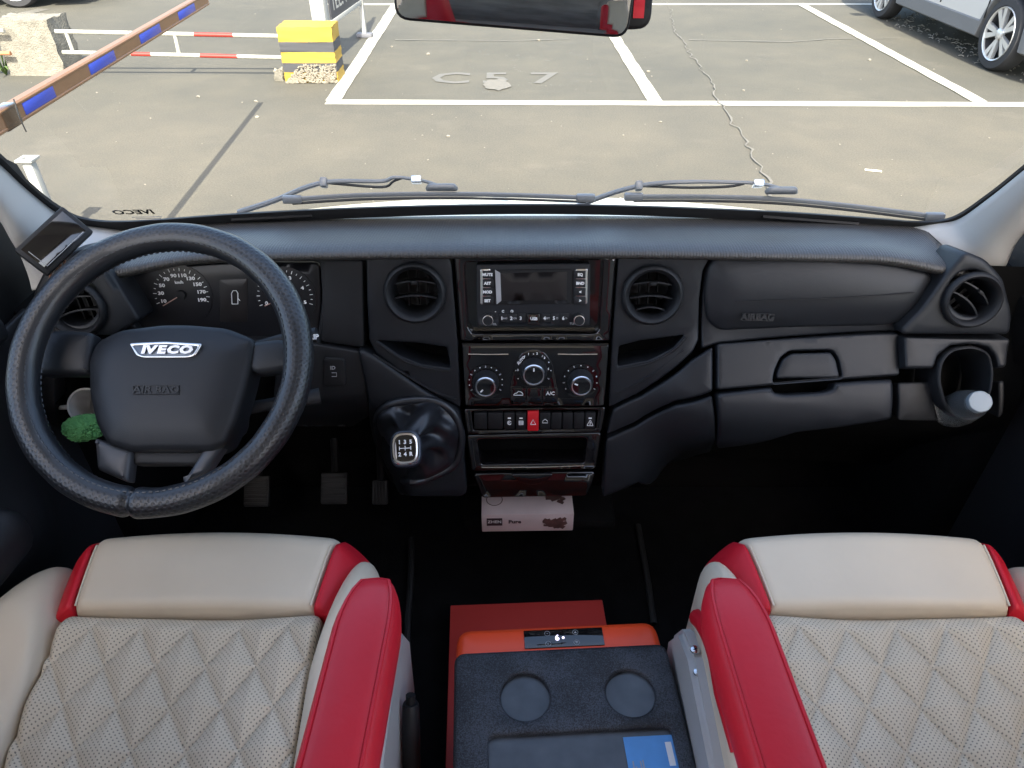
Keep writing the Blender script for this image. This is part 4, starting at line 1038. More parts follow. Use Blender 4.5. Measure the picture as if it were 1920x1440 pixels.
# ================================================================ STEERING WHEEL
M['spoke_grey'] = mat('spoke_grey', (.045, .048, .055), .4)
WA = R(50); WT = .93
WC = CAM + ray(303, 683) * WT; Wn = Vector((0, -math.cos(WA), math.sin(WA)))
WF_ = frame(WC, Wn); WFi = WF_.inverted()
def wl(px, py, dz=0.0):
    d = ray(px, py); o = WFi @ CAM; dd = WFi.to_3x3() @ d; t = (dz - o.z) / dd.z; q = o + dd * t; return Vector((q.x, q.y))
def wlift(u, v, off): return WF_ @ Vector((u, v, off))
def wslab(name, pts, m, parent, off, thick=.02, bev=.004, dome=0.0, r=8, holes=()):
    o = [wl(p.x, p.y, off) for p in round_poly(pts, r)]
    hs = [resample([wl(p.x, p.y, off) for p in round_poly(h, 4)], .006) for h in holes]
    return slab2(name, resample(o, .01), hs, wlift, m, parent, off, thick, bev, .01, .012, dome)
sw_ = thing('steering_wheel', 'black leather steering wheel with perforated cover and silver badge', 'steering wheel', loc=tuple(WF_ @ Vector((0, 0, -.06))))
RW, RT = .1795, .0190
nu, nv = 420, 28
def rim(a, b):
    A = a * 2 * math.pi; B = b * 2 * math.pi
    wob = 1 + .018 * math.sin(A * 9) * math.sin(B) + .010 * math.sin(A * 23 + 1)
    seam = 1 - .22 * math.exp(-((a - .735) / .004) ** 2) + .05 * math.exp(-((a - .735) / .02) ** 2)
    rt = RT * wob * seam
    return WF_ @ Vector(((RW + rt * math.cos(B)) * math.cos(A), (RW + rt * math.cos(B)) * math.sin(A) * 1.0, rt * math.sin(B)))
grid_mesh('rim', rim, nu, nv, 'wheel_cover', sw_, uvs=lambda a, b: (a * 2 * math.pi * RW, ((b + .22) % 1.0) * 2 * math.pi * RT if b < 1 else (.22) * 2 * math.pi * RT))
for B in (R(128), R(205)):       # stitched seams along the cover
    bm = bmesh.new()
    for i in range(130):
        A = i / 130 * 2 * math.pi
        if i % 1 == 0:
            pts = [WF_ @ Vector(((RW + (RT + .0004) * math.cos(B)) * math.cos(A + q), (RW + (RT + .0004) * math.cos(B)) * math.sin(A + q), (RT + .0004) * math.sin(B))) for q in (-.014, .014)]
            bm_tube(bm, pts, .0009, 4)
    o = from_bm('stitching', bm, 'leather_blk', sw_, 0); o['kind'] = 'stuff'
hub = wslab('airbag_cover', [(162, 672), (178, 638), (220, 616), (300, 606), (350, 606), (420, 612), (476, 634), (472, 672), (458, 730), (440, 790), (420, 834), (395, 846), (240, 846), (195, 832), (176, 795), (163, 740)], 'plastic', sw_, -.028, .045, .010, .012, 14)
bdg = wslab('badge', [(241, 643), (310, 640), (379, 644), (366, 667), (352, 671), (268, 671), (255, 667)], 'chrome', sw_, -.0145, .006, .0015, 0, 5, holes=[[(248, 648), (310, 645), (371, 649), (361, 664), (350, 667), (270, 667), (260, 664)]])
wslab('badge_plate', [(246, 646), (310, 643), (373, 647), (362, 666), (350, 669), (270, 669), (258, 666)], mat('badge_blue', (.10, .12, .15), .3, metal=.5), bdg, -.0165, .004, .0004)
pc = wl(311, 657, -.0160); [text('lettering', ch, WF_ @ Matrix.Translation((pc.x + xx, pc.y, -.0145)), .0148, 'chrome', bdg, .0014, .0009, shear=.12, sx=1.45) for ch, xx in zip('IVECO', (-.0290, -.0195, -.0050, .0100, .0275))]
pc = wl(293, 731, -.0158); text('lettering', 'AIR BAG', WF_ @ Matrix.Translation((pc.x, pc.y, -.0155)), .0125, 'emboss', hub, .0006, .0003, sx=1.3)
fr = [(250, 723), (336, 723), (336, 739), (250, 739)]
q = [wl(*p, -.0155) for p in fr]; tube('lettering_frame', [WF_ @ Vector((p.x, p.y, -.0157)) for p in q] + [WF_ @ Vector((q[0].x, q[0].y, -.0157))], .0007, 'emboss', hub, 5)
wslab('spoke', [(62, 622), (110, 616), (172, 622), (166, 700), (60, 700)], 'plastic', sw_, -.034, .025, .008, .004, 10)
wslab('spoke', [(468, 640), (520, 634), (552, 640), (552, 690), (480, 700), (462, 690)], 'plastic', sw_, -.034, .025, .008, .004, 8)
wslab('spoke', [(176, 820), (245, 845), (238, 905), (180, 880)], 'spoke_grey', sw_, -.036, .02, .006, .002, 6)
wslab('spoke', [(382, 838), (425, 826), (384, 888), (340, 905)], 'spoke_grey', sw_, -.036, .02, .006, .002, 6)
wslab('lower_cover', [(235, 840), (400, 840), (370, 872), (250, 872)], 'plastic_dark', sw_, -.046, .02, .005, 0, 5)
# column shroud and stalk
F = WF_ @ Matrix.Translation((.0, -.015, -.11))
col = thing('steering_column', 'black steering column shroud with control stalks behind the wheel', 'steering column', loc=tuple(F.translation))
box('shroud', (.12, .12, .14), F, 'plastic_dark', col, .02, 3)
pa = WF_ @ Vector((.05, .03, -.075)); pb = CAM + ray(594, 628) * 1.005
st = tube('stalk', [pa, pa.lerp(pb, .6) + Vector((0, 0, .006)), pb], [.009, .008, .011], 'plastic_dark', col, 12)
text('lettering', 'TRIP', frame(pb + Vector((-.004, -.0115, .004)), Vector((0, -.85, .5))), .010, 'print', st, .0002, .0003)
pa = WF_ @ Vector((.05, -.05, -.08)); pb = CAM + ray(600, 742) * 1.03
tube('stalk', [pa, pa.lerp(pb, .6), pb], [.009, .009, .012], 'plastic_dark', col, 12)
# headlight switch
hs_ = thing('headlight_switch', 'dark headlight level switch with white icons right of the steering wheel', 'switch', loc=tuple(onS(628, 730)))
slab('plate', [(606, 672), (646, 674), (650, 726), (606, 728)], 'black', hs_, off=.006, r=8, bev=.002, thick=.006)
text_on('lettering', 'ID', 624, 690, 7, 'print_dim', hs_, .0064, .0002)
tube('lamp_icon', [onS(*p, .0064) for p in [(622, 699), (631, 699), (631, 706), (622, 706)]], .0006, 'print_dim', hs_, 5)

# ================================================================ GEAR LEVER
gear = thing('gear_lever', 'gear lever with silver-rimmed shift pattern knob and creased leather boot', 'gear lever', loc=tuple(onS(785, 840)))
GB = frameS(784, 826, .010)
ring3 = catmull([onS(*p, .014) for p in [(707, 790), (722, 764), (760, 752), (812, 752), (848, 772), (864, 810), (862, 850), (846, 876), (800, 898), (760, 902), (735, 880), (716, 835)]], 6, closed=True)
tube('boot_ring', ring3, .007, 'leather_blk', gear, 10, closed=True)
KC = CAM + ray(761, 842) * 1.085
kn = Vector((0.05, -.66, .75)).normalized()
stem_top = KC - kn * .022
nr = len(ring3); v = []; f = []; nb = 14
cen = sum(ring3, Vector()) / nr
rnd = random.Random(4); ph = [rnd.uniform(0, 6.28) for _ in range(4)]
for j in range(nb + 1):
    u = j / nb
    for i, p in enumerate(ring3):
        a = 2 * math.pi * i / nr
        fold = 1.5 * (.35 * math.sin(3 * a + ph[0] + 2.2 * u) + .3 * math.sin(5 * a + ph[1] - 3 * u) + .2 * math.sin(7 * a + ph[2] + 6 * u * u) + .25 * math.sin(2 * a + 7 * u)) * math.sin(math.pi * u) ** .8
        q = p.lerp(stem_top, u)
        bulge = (p - cen) * (.14 * math.sin(math.pi * min(1, u * 1.1)) * (1 - u) + .30 * fold * (1 - u * .6))
        if u > .9: bulge *= .3
        dip = GB.to_3x3() @ Vector((0, 0, -.030 * math.sin(math.pi * u) + .010 * fold))
        k = 1.0
        end = stem_top + (p - cen).normalized() * .014
        q = p.lerp(end, u ** .8) + bulge * .55 + dip
        v.append(q)
for j in range(nb):
    for i in range(nr):
        f.append((j * nr + i, j * nr + (i + 1) % nr, (j + 1) * nr + (i + 1) % nr, (j + 1) * nr + i))
pydata('boot', v, f, 'leather_blk', gear, 80)
KF = frame(KC, kn)
def sq(a, z): return 1 / max(abs(math.cos(a)) ** 3.2 + abs(math.sin(a)) ** 3.2, 1e-3) ** (1 / 3.2)
knob = lathe('knob', [(.010, -.05), (.013, -.03), (.0235, -.014), (.0262, -.004), (.0245, .006), (.020, .009), (0, .010)], KF, mat('knob_blue_black', (.03, .037, .055), .30), gear, 48, sx=.92, sy=1.1, lobes=sq)
lathe('ring', [(.0222, .0065), (.0226, .0095), (.0205, .0118), (.0180, .0112), (.0175, .0095)], KF, 'chrome', knob, 48, sx=.92, sy=1.12, lobes=sq)
lathe('face', [(.0182, .0098), (.012, .0112), (0, .0116)], KF, 'gloss', knob, 40, sx=.92, sy=1.12, lobes=sq)
for i, s in enumerate('135'): text('lettering', s, KF @ Matrix.Translation((-.0085 + .0085 * i, .0092, .0112)), .0085, 'print', knob, .0004, .0003)
for i, s in enumerate('24R'): text('lettering', s, KF @ Matrix.Translation((-.0085 + .0085 * i, -.0092, .0112)), .0085, 'print', knob, .0004, .0003)
box('gate_line', (.018, .0011, .001), KF @ Matrix.Translation((0, 0, .0117)), 'print', knob)
for i in range(3): box('gate_line', (.0011, .006 if i != 1 else .007, .001), KF @ Matrix.Translation((-.0085 + .0085 * i, 0, .0119)), 'print', knob)

# ================================================================ PEDALS
M['pedal'] = mat('pedal_rubber', (.022, .022, .023), .6)
def pedal(label, x0, y0, x1, y1, tt, ribs, vert):
    c = CAM + ray((x0 + x1) / 2, (y0 + y1) / 2) * tt; w = (x1 - x0) * tt / FPX; h = (y1 - y0) * tt / FPX
    F = frame(c, Vector((0, -.75, .66)))
    t = thing('pedal', label, 'pedal', 'foot pedals', loc=tuple(c))
    bm = bmesh.new(); bm_box(bm, (w, h, .012), F, .004); from_bm('pad', bm, 'pedal', t)
    for i in range(ribs):
        u = (i + .5) / ribs - .5
        if vert: box('rib', (w * .10, h * .86, .004), F @ Matrix.Translation((u * w * .9, 0, .008)), 'pedal', t, .001)
        else: box('rib', (w * .86, h * .07, .004), F @ Matrix.Translation((0, u * h * .9, .008)), 'pedal', t, .001)
    top = F @ Vector((0, h * .5, -.01)); tube('arm', [top, top + Vector((0, .06, .12)), top + Vector((0, .10, .26))], .009, 'black', t, 8)
pedal('clutch pedal with cross ribs, leftmost of the three pedals', 458, 892, 506, 950, 1.56, 7, False)
pedal('brake pedal, wide plain pad between clutch and accelerator', 602, 886, 652, 945, 1.56, 5, False)
pedal('accelerator pedal, narrow pad with upright ribs', 698, 900, 728, 946, 1.56, 5, True)

# ================================================================ ITEMS IN THE DASH POCKETS
bt = thing('water_bottle', 'clear plastic water bottle with pale cap in the right cup holder', 'bottle', loc=tuple(onS(1800, 785)))
cap_p = CAM + ray(1838, 753) * 1.045; base_p = CAM + ray(1792, 768) * 1.14
ax = (cap_p - base_p).normalized(); L_ = (cap_p - base_p).length
BFm = frame(base_p - ax * .03, ax)
M['pet'] = mat('pet_plastic', (.75, .80, .83), .10); b_ = M['pet'].node_tree.nodes['Principled BSDF']; b_.inputs['Transmission Weight'].default_value = .94; b_.inputs['Roughness'].default_value = .12; b_.inputs['IOR'].default_value = 1.16
lb = L_ + .03
def wave(a, z): return 1 + .03 * math.sin(5 * a) * math.sin(z * 160)
lathe('bottle_body', [(0, 0), (.024, .002), (.027, .010), (.0265, lb * .40), (.0255, lb * .55), (.022, lb * .76), (.0145, lb * .86), (.0135, lb * .97)], BFm, 'pet', bt, 40, lobes=wave)
lathe('neck_ring', [(.0135, lb * .88), (.0165, lb * .885), (.0165, lb * .90), (.0135, lb * .905)], BFm, 'pet', bt, 32)
lathe('cap', [(.0155, lb * .915), (.0160, lb * .92), (.0160, lb * 1.0), (.0148, lb * 1.012), (0, lb * 1.014)], BFm, mat('cap_pale_blue', (.20, .24, .27), .4), bt, 48, lobes=lambda a, z: 1 + .012 * math.cos(40 * a))
mg = CAM + ray(172, 760) * 1.2
mug = thing('white_mug', 'white mug tucked in the left dash pocket behind the steering wheel', 'mug', loc=tuple(mg + Vector((0, 0, -.04))))
MF = frame(mg, Vector((.1, -.8, .6)))
lathe('cup', [(0, -.05), (.026, -.05), (.030, .02), (.027, .02), (.024, -.045), (0, -.045)], MF, mat('white_china', (.6, .6, .6), .2), mug, 36)
tube('handle', catmull([MF @ Vector(p) for p in [(-.028, 0, .012), (-.046, 0, .008), (-.048, 0, -.02), (-.029, 0, -.03)]], 6), .004, 'pillar', mug, 8)
gc = CAM + ray(158, 802) * 1.15
bm = bmesh.new(); bmesh.ops.create_icosphere(bm, subdivisions=5, radius=1)
rnd = random.Random(2)
for v_ in bm.verts:
    k = 1 + .05 * math.sin(v_.co.x * 5) * math.sin(v_.co.z * 4) + rnd.uniform(-.09, .09)
    v_.co = Vector((v_.co.x * .032 * k, v_.co.y * .025 * k, v_.co.z * .019 * k)) + gc
o = from_bm('green_cloth', bm, mat('green_terry', (.08, .27, .10), .95, bump=(500, .8, .003)), None, 60)
tag(o, 'crumpled bright green cloth in the left dash pocket below the mug', 'cloth')

# tissue pack under the stack
tp = thing('tissue_box', 'white and brown patterned tissue box under the centre stack', 'tissue box', loc=(.025, .98, .94))
z0 = .944; A = atz(903, 996, z0); Bq = atz(1073, 994, z0)
TF = Matrix.Translation(((A.x + Bq.x) / 2, A.y + .05, z0)) @ Matrix.Rotation(R(1), 4, 'Z'); tw = (Bq - A).length
box('carton', (tw, .10, .048), TF @ Matrix.Translation((0, 0, .024)), mat('tissue_white', (.62, .52, .52), .6, vary=.10, vscale=14), tp, .0015)
FrontF = TF @ Matrix.Translation((0, -.0506, .024)) @ Matrix.Rotation(R(90), 4, 'X')
M['brown'] = mat('brown_print', (.10, .05, .045), .6, vary=.4, vscale=60); M['logo'] = mat('logo_dark', (.03, .015, .02), .5)
box('logo_patch', (tw * .17, .020, .0008), FrontF @ Matrix.Translation((-tw * .36, .004, 0)), 'logo', tp)
text('lettering', 'ZHEN', FrontF @ Matrix.Translation((-tw * .36, .005, .0008)), .010, 'print', tp, .0001, .0002)
text('lettering', 'Pure', FrontF @ Matrix.Translation((-tw * .14, .004, .0003)), .013, 'logo', tp, .0001, .0004)
bm = bmesh.new(); rnd = random.Random(3)
for _ in range(26): bm_box(bm, (rnd.uniform(.008, .02), rnd.uniform(.004, .010), .0008), FrontF @ Matrix.Translation((tw * rnd.uniform(.20, .40), rnd.uniform(-.012, .008), .0001 * rnd.random())) @ Matrix.Rotation(rnd.uniform(-.7, .7), 4, 'Z'))
o = from_bm('printed_pattern', bm, 'brown', tp, 0); o['kind'] = 'stuff'
bm = bmesh.new()
for _ in range(20): bm_box(bm, (rnd.uniform(.008, .02), rnd.uniform(.004, .010), .0008), TF @ Matrix.Translation((tw * rnd.uniform(.24, .40), rnd.uniform(-.02, .02), .0484 + .0001 * rnd.random())) @ Matrix.Rotation(rnd.uniform(-.7, .7), 4, 'Z'))
o = from_bm('printed_pattern', bm, 'brown', tp, 0); o['kind'] = 'stuff'
lathe('round_stamp', [(.016, .0485), (.016, .0488), (.0145, .0488), (.0145, .0485)], TF @ Matrix.Translation((-tw * .36, -.012, 0)), 'brown', tp, 28)

# ================================================================ SMALL MONITOR, MIRROR
mc = CAM + ray(103, 452) * 1.0
mo = thing('small_monitor', 'small black screen strapped to the left pillar beside the wheel', 'monitor', loc=tuple(mc))
MFm = frame(mc, (CAM - mc).normalized() + Vector((.1, 0, .15))) @ Matrix.Rotation(R(28), 4, 'Z')
box('housing', (.088, .050, .022), MFm @ Matrix.Translation((0, 0, -.006)), 'plastic_dark', mo, .003)
box('screen', (.076, .038, .001), MFm @ Matrix.Translation((0, .001, .0056)), 'gloss', mo, .0003)
for q in (((-.034, .012, .0064), (-.034, -.016, .0064), (.034, -.016, .0064)),):
    tube('trim_line', [MFm @ Vector(p) for p in q], .0006, 'print_dim', mo, 5)
for i, xx in enumerate((-.038, -.026, -.020, -.012)):
    p = MFm @ Vector((xx, -.025, -.004)); tube('wire', catmull([p, p + Vector((-.004, -.004, -.014)), p + Vector((.002 - .002 * i, -.004, -.026)), p + Vector((.004, .004, -.030))], 5), .0016, mat('copper_wire', (.20, .09, .05), .5), mo, 6)
rm = CAM + ray(965, -26) * .74
mir = thing('rear_view_mirror', 'dark rear-view mirror cropped by the top edge of the picture', 'mirror', loc=tuple(rm))
RF = frame(rm, Vector((0, -1, .05))) @ Matrix.Rotation(R(-4.2), 4, 'Z')
def rrect(w, h, r): return resample([Vector(p) for p in round_poly([(-w / 2, -h / 2), (w / 2, -h / 2), (w / 2, h / 2), (-w / 2, h / 2)], r)], .01)
slab2('housing', rrect(.252, .082, .016), [], lambda u, v, o: RF @ Vector((u, v, o)), 'black', mir, 0, .03, .004, .01, .02)
M['mirror'] = mat('dim_mirror', (.40, .39, .38), .02, metal=1.0)
slab2('mirror_glass', rrect(.246, .076, .014), [], lambda u, v, o: RF @ Vector((u, v, o)), 'mirror', mir, .0012, .002, .0004, .01, 0)
box('bracket', (.03, .03, .10), RF @ Matrix.Translation((0, .05, -.05)), 'black', mir, .008)
dc = CAM + ray(1198, -10) * .78
DF = frame(dc, Vector((0, -1, .2)))
cm = thing('dash_camera', 'black rounded camera housing just right of the rear-view mirror', 'camera', loc=tuple(dc))
slab2('housing', resample([Vector(p) for p in round_poly([(-.03, -.034), (.016, -.034), (.016, .04), (-.03, .04)], .016)], .006), [], lambda u, v, o: DF @ Vector((u, v, o)), 'black', cm, 0, .03, .004, .01, .02)
box('red_sticker', (.012, .05, .001), DF @ Matrix.Translation((.001, .002, .0006)), 'red', cm)

# ================================================================ SEATS
def pillow(name, mp, zt, er, depth, m, parent, nu, nv, dims, uvw=None, uniform=False):
    """padded patch: mp(a,b)->(x,y), zt(a,b)->z; rounded borders of radius er and a skirt of the given depth"""
    W_, L_ = dims
    sp = (lambda k, n: k / n) if uniform else (lambda k, n: .5 - .5 * math.cos(math.pi * k / n))
    v = []; uv = []
    for i in range(-1, nu + 2):
        a = sp(min(nu, max(0, i)), nu)
        for j in range(-1, nv + 2):
            b = sp(min(nv, max(0, j)), nv); x, y = mp(a, b); z = zt(a, b)
            d = min(a * W_, (1 - a) * W_); e = min(b * L_, (1 - b) * L_)
            for q in (d, e):
                if q < er: z -= er - math.sqrt(max(0, er * er - (er - q) ** 2))
            if i in (-1, nu + 1) or j in (-1, nv + 1): z -= depth
            v.append(Vector((x, y, z))); uv.append((x, y))
    k = nv + 3; f = [(i * k + j, (i + 1) * k + j, (i + 1) * k + j + 1, i * k + j + 1) for i in range(nu + 2) for j in range(nv + 2)]
    me = bpy.data.meshes.new(name); me.from_pydata([tuple(p) for p in v], [], f)
    ul = me.uv_layers.new(name='UVMap')
    for lp in me.loops: ul.data[lp.index].uv = uv[lp.vertex_index]
    bm = bmesh.new(); bm.from_mesh(me); bmesh.ops.recalc_face_normals(bm, faces=bm.faces)
    if sum(fc.normal.z for fc in bm.faces) < 0: bmesh.ops.reverse_faces(bm, faces=bm.faces)
    bm.to_mesh(me); bm.free()
    return link(name, me, m, parent, 75)
def zbase(y): return 1.194 - (.56 - y) * .24 if y < .56 else 1.194 + (y - .56) * .05
def seat(name, label, cx, m):
    t = thing(name, label, 'seat', 'front seats', loc=(cx, .35, .75))
    X = lambda s: cx + m * s
    # quilted middle
    y0, y1, hw = .10, .562, .168
    def q_mp(a, b): return X(-hw + 2 * hw * a), y0 + (y1 - y0) * b
    def q_z(a, b):
        s = -hw + 2 * hw * a; y = y0 + (y1 - y0) * b; z = zbase(y) - .010 * (1 - (s / hw) ** 2) + .004
        p = .064; sl = .70
        d = 1e9
        u1 = (s + (y - .56) * sl + .01); u2 = (s - (y - .56) * sl * .92 - .012)
        for u in (u1, u2):
            r_ = (u / p + 100) % 1.0; d = min(d, min(r_, 1 - r_) * p * .87)
        puff = .0150 * math.sqrt(min(1, d / .027)) * (1 - .12 * min(1, d / .027)); cr = .0016 * math.sin(31 * s + 17 * y) * math.sin(23 * y + 2)
        puff *= sstep(0, .028, y1 - y); return z + puff + cr
    pillow('quilted_centre', q_mp, q_z, .012, .05, 'quilt', t, 150, 200, (2 * hw, y1 - y0), uniform=True)
    # front roll, plain leather
    def f_mp(a, b):
        h = .158 + .014 * b; s = -h + 2 * h * a; return X(s), .566 + .135 * b - .009 * (s / .17) ** 2 * b
    def f_z(a, b): return zbase(.58) + .014 + .012 * math.sin(b * math.pi * .62) - .005 * (2 * a - 1) ** 2 - .030 * max(0, b - .72) / .28 * max(0, b - .72) / .28
    fr_ = pillow('front_roll', f_mp, f_z, .012, .12, 'beige', t, 30, 26, (.32, .135))
    for sgn in (-1, 1):
        def r_mp(a, b, sgn=sgn):
            h0 = .158 + .014 * b; s = h0 + .001 + .040 * a; return X(sgn * s), .566 + .128 * b - .020 - .010 * a + .018
        def r_z(a, b): return zbase(.58) + .012 + .010 * math.sin(b * math.pi * .62) - .045 * a ** 1.6 - .03 * max(0, b - .75) / .25
        pillow('red_side', r_mp, r_z, .006, .10, 'red', t, 10, 16, (.04, .13))
        # stitched edge
        P_ = [Vector((X(sgn * (.155 + .014 * b)), .568 + .128 * b, zbase(.58) + .0155 + .012 * math.sin(b * math.pi * .62) - .007 - .03 * (max(0, b - .72) / .28) ** 2)) for b in [i / 14 for i in range(15)]]
        tube('piping', [p - Vector((0, 0, .0012)) for p in P_[:11]], .0016, 'beige', fr_, 6)
    # side bolsters
    def bol(s0, s1, ye, crest, nm='bolster'):
        def b_mp(a, b):
            s = s0 + (s1 - s0) * a
            return X(s), .08 + (ye - .08 - .11 * abs(2 * a - 1) ** 2.4 * (1 if True else 0)) * b
        def b_z(a, b):
            y = .08 + (ye - .08) * b
            return zbase(min(y, .56)) + crest * math.sin(math.pi * min(1, max(0, a * .86 + .10))) - .05 * max(0, (b - .80) / .20) ** 2.2
        o = pillow(nm, b_mp, b_z, .02, .16, 'beige', t, 24, 40, (abs(s1 - s0), ye - .08))
        P_ = []
        for i in range(25):
            b = i / 24 * .985; aa = .985 if s0 < 0 else .93; x, y = b_mp(aa, b); P_.append(Vector((x, y, b_z(aa, b) - (.014 if s0 < 0 else .010))))
        if s0 < 0: tube('red_piping', P_, .005, 'red', o, 8)
        else: tube('red_rim', [p + Vector((0, 0, .002)) for p in P_[15:]], [.004 + .008 * min(1, i / 3) for i in range(len(P_[15:]))], 'red', o, 12)
    bol(-.170, -.292, .665, .022); bol(.170, .250, .668, .030)
    # armrest on the inner side
    AX, AZ, aw = .274, 1.385, .0335
    bm = bmesh.new()
    nn = 34; rings = []
    for i in range(nn + 1):
        u = i / nn; y = -.02 + .498 * u; k = 1.0
        if u > .84: k = math.sqrt(max(0.0, 1 - ((u - .84) / .16) ** 2))
        k = max(k, .02)
        rg = []
        for j in range(24):
            a = 2 * math.pi * j / 24
            c, s = math.cos(a), math.sin(a)
            xx = aw * k * math.copysign(abs(c) ** .62, c); zz = .030 * (k ** .7) * math.copysign(abs(s) ** .72, s)
            rg.append(bm.verts.new((X(AX + xx + .010 * (u - .6)), y, AZ + zz - .018 * (u - .5) - .02 * max(0, u - .85))))
        rings.append(rg)
    for A_, B_ in zip(rings, rings[1:]):
        for j in range(24): bm.faces.new((A_[j], A_[(j + 1) % 24], B_[(j + 1) % 24], B_[j]))
    bm.faces.new(rings[0]); bm.faces.new(rings[-1])
    arm_ = from_bm('armrest', bm, 'red', t, 70)
    for a in (R(52), R(128)):
        P_ = []
        for i in range(4, nn + 1):
            u = i / nn; y = -.02 + .498 * u; k = 1.0
            if u > .84: k = math.sqrt(max(0.0, 1 - ((u - .84) / .16) ** 2))
            k = max(k, .02); c, s = math.cos(a), math.sin(a)
            P_.append((X(AX + aw * k * math.copysign(abs(c) ** .62, c) + .010 * (u - .6)), y, AZ + .030 * k ** .7 * abs(s) ** .72 - .018 * (u - .5) - .02 * max(0, u - .85) + .0004))
        tube('piping', P_, .0021, 'red', arm_, 6)
    # backrest and headrest
    BK = Matrix.Translation((cx, .03, 1.43)) @ Matrix.Rotation(R(14), 4, 'X')
    box('backrest', (.40, .11, .66), BK, 'beige', t, .045, 5)
    for s in (-1, 1): box('backrest_wing', (.075, .15, .60), BK @ Matrix.Translation((s * .232, .02, -.01)), 'red', t, .03, 4)
    box('headrest', (.27, .09, .19), BK @ Matrix.Translation((0, -.01, .45)), 'beige', t, .04, 4)
    # base, side cover with screws
    box('seat_base', (.40, .42, .33), (cx, .36, .915), 'black', t, .02)
    xs = X(.268)
    sv_ = [(xs, y, z) for y, z in [(-.05, .80), (.52, .80), (.60, .95), (.615, 1.06), (.585, 1.125), (.53, 1.15), (.40, 1.135), (-.05, 1.07)]]
    n8 = len(sv_); v2 = sv_ + [(x - m * .028, y, z + .004) for x, y, z in sv_]
    bmx = bmesh.new(); vs = [bmx.verts.new(p) for p in v2]
    bmx.faces.new(vs[:n8]); bmx.faces.new(vs[n8:][::-1])
    for i in range(n8): bmx.faces.new((vs[i], vs[(i + 1) % n8], vs[n8 + (i + 1) % n8], vs[n8 + i]))
    bmesh.ops.bevel(bmx, geom=bmx.edges[:], offset=.008, segments=3, affect='EDGES')
    sc_ = from_bm('side_cover', bmx, 'grey_panel', t)
    for y in (.535, .508):
        F = Matrix.Translation((X(.268 - .010), y, 1.152 - (.535 - y) * .3))
        s_ = lathe('screw', [(.0065, 0), (.006, .002), (.003, .003), (0, .003)], F, 'chrome', sc_, 16)
        for a in (0, R(90)): box('screw_slot', (.006, .0014, .0006), F @ Matrix.Rotation(a + .4, 4, 'Z') @ Matrix.Translation((0, 0, .0031)), 'black', sc_)
    return t
seat('driver_seat', 'beige quilted driver seat with red armrest and trim behind the steering wheel', -.42, 1)
seat('passenger_seat', 'beige quilted passenger seat with red armrest, on the right by the cooler box', .50, -1)
# handbrake
hb = thing('handbrake_lever', 'black handbrake lever beside the driver seat armrest', 'handbrake', loc=(-.13, .3, .85))
ha = CAM + ray(770, 1318) * .96; hb_ = CAM + ray(772, 1470) * .98
tube('grip', [ha, ha.lerp(hb_, .04), ha.lerp(hb_, .3), hb_], [.010, .0115, .0125, .0125], 'plastic_dark', hb, 14)
tube('button', [ha + (ha - hb_).normalized() * .012, ha], .0065, 'black', hb, 10)
tube('lever', [hb_, hb_ + Vector((0, -.12, -.16))], .010, 'black', hb, 10)

# ================================================================ COOLER BOX AND RED BOX
cz = 1.08
co = thing('cooler_box', 'orange and black portable cooler box with two cup recesses between the seats', 'cooler box', loc=(.075, .35, .8))
CF = Matrix.Translation((.081, .380, 0)) @ Matrix.Rotation(R(3.0), 4, 'Z')
cw_, cl_ = .306, .44
def clift(zz): return lambda u, v, o: CF @ Vector((u, v, zz + o))
box('body', (cw_ - .012, cl_ + .022, .225), CF @ Matrix.Translation((0, .012, .915)), 'orange', co, .02, 4)
slab2('front_rim', resample([Vector(p) for p in round_poly([(-cw_ / 2, .17), (cw_ / 2, .17), (cw_ / 2 - .002, .256), (-cw_ / 2 + .002, .256)], .022)], .012), [], clift(1.062), 'orange', co, 0, .05, .012, .01, .02)
def speck():
    m = mat('grained_black', (.018, .020, .024), .5, spec=.5, bump=(520, .8, .002)); nt = m.node_tree; b = nt.nodes['Principled BSDF']; N = nt.nodes.new; L = nt.links.new
    tc = N('ShaderNodeTexCoord'); n = N('ShaderNodeTexNoise'); n.inputs['Scale'].default_value = 620; n.inputs['Detail'].default_value = 2; L(tc.outputs['Object'], n.inputs['Vector'])
    n2 = N('ShaderNodeTexNoise'); n2.inputs['Scale'].default_value = 16; n2.inputs['Detail'].default_value = 6; L(tc.outputs['Object'], n2.inputs['Vector'])
    r = N('ShaderNodeValToRGB'); r.color_ramp.elements[0].position = .52; r.color_ramp.elements[1].position = .72; r.color_ramp.elements[0].color = (.009, .010, .0125, 1); r.color_ramp.elements[1].color = (.060, .068, .082, 1)
    mu = N('ShaderNodeMath'); mu.operation = 'MULTIPLY_ADD'; mu.inputs[1].default_value = .45; L(n2.outputs['Fac'], mu.inputs[0])
    m3 = N('ShaderNodeMath'); m3.operation = 'MULTIPLY'; m3.inputs[1].default_value = .72; L(n.outputs['Fac'], m3.inputs[0]); L(m3.outputs[0], mu.inputs[2])
    L(mu.outputs[0], r.inputs[0]); L(r.outputs[0], b.inputs['Base Color']); return m
M['speck'] = speck()
M['smooth_grey'] = mat('smooth_recess', (.062, .072, .084), .38, vary=.35, vscale=22)
def circ(cx, cy, r, n=40): return [Vector((cx + r * math.cos(2 * math.pi * i / n), cy + r * math.sin(2 * math.pi * i / n))) for i in range(n)]
lidp = resample([Vector(p) for p in round_poly([(-cw_ / 2, -cl_ / 2), (cw_ / 2, -cl_ / 2), (cw_ / 2, .205), (-cw_ / 2, .205)], .016)], .012)
cup = [circ(-.056, .135, .0335), circ(.088, .133, .0335)]
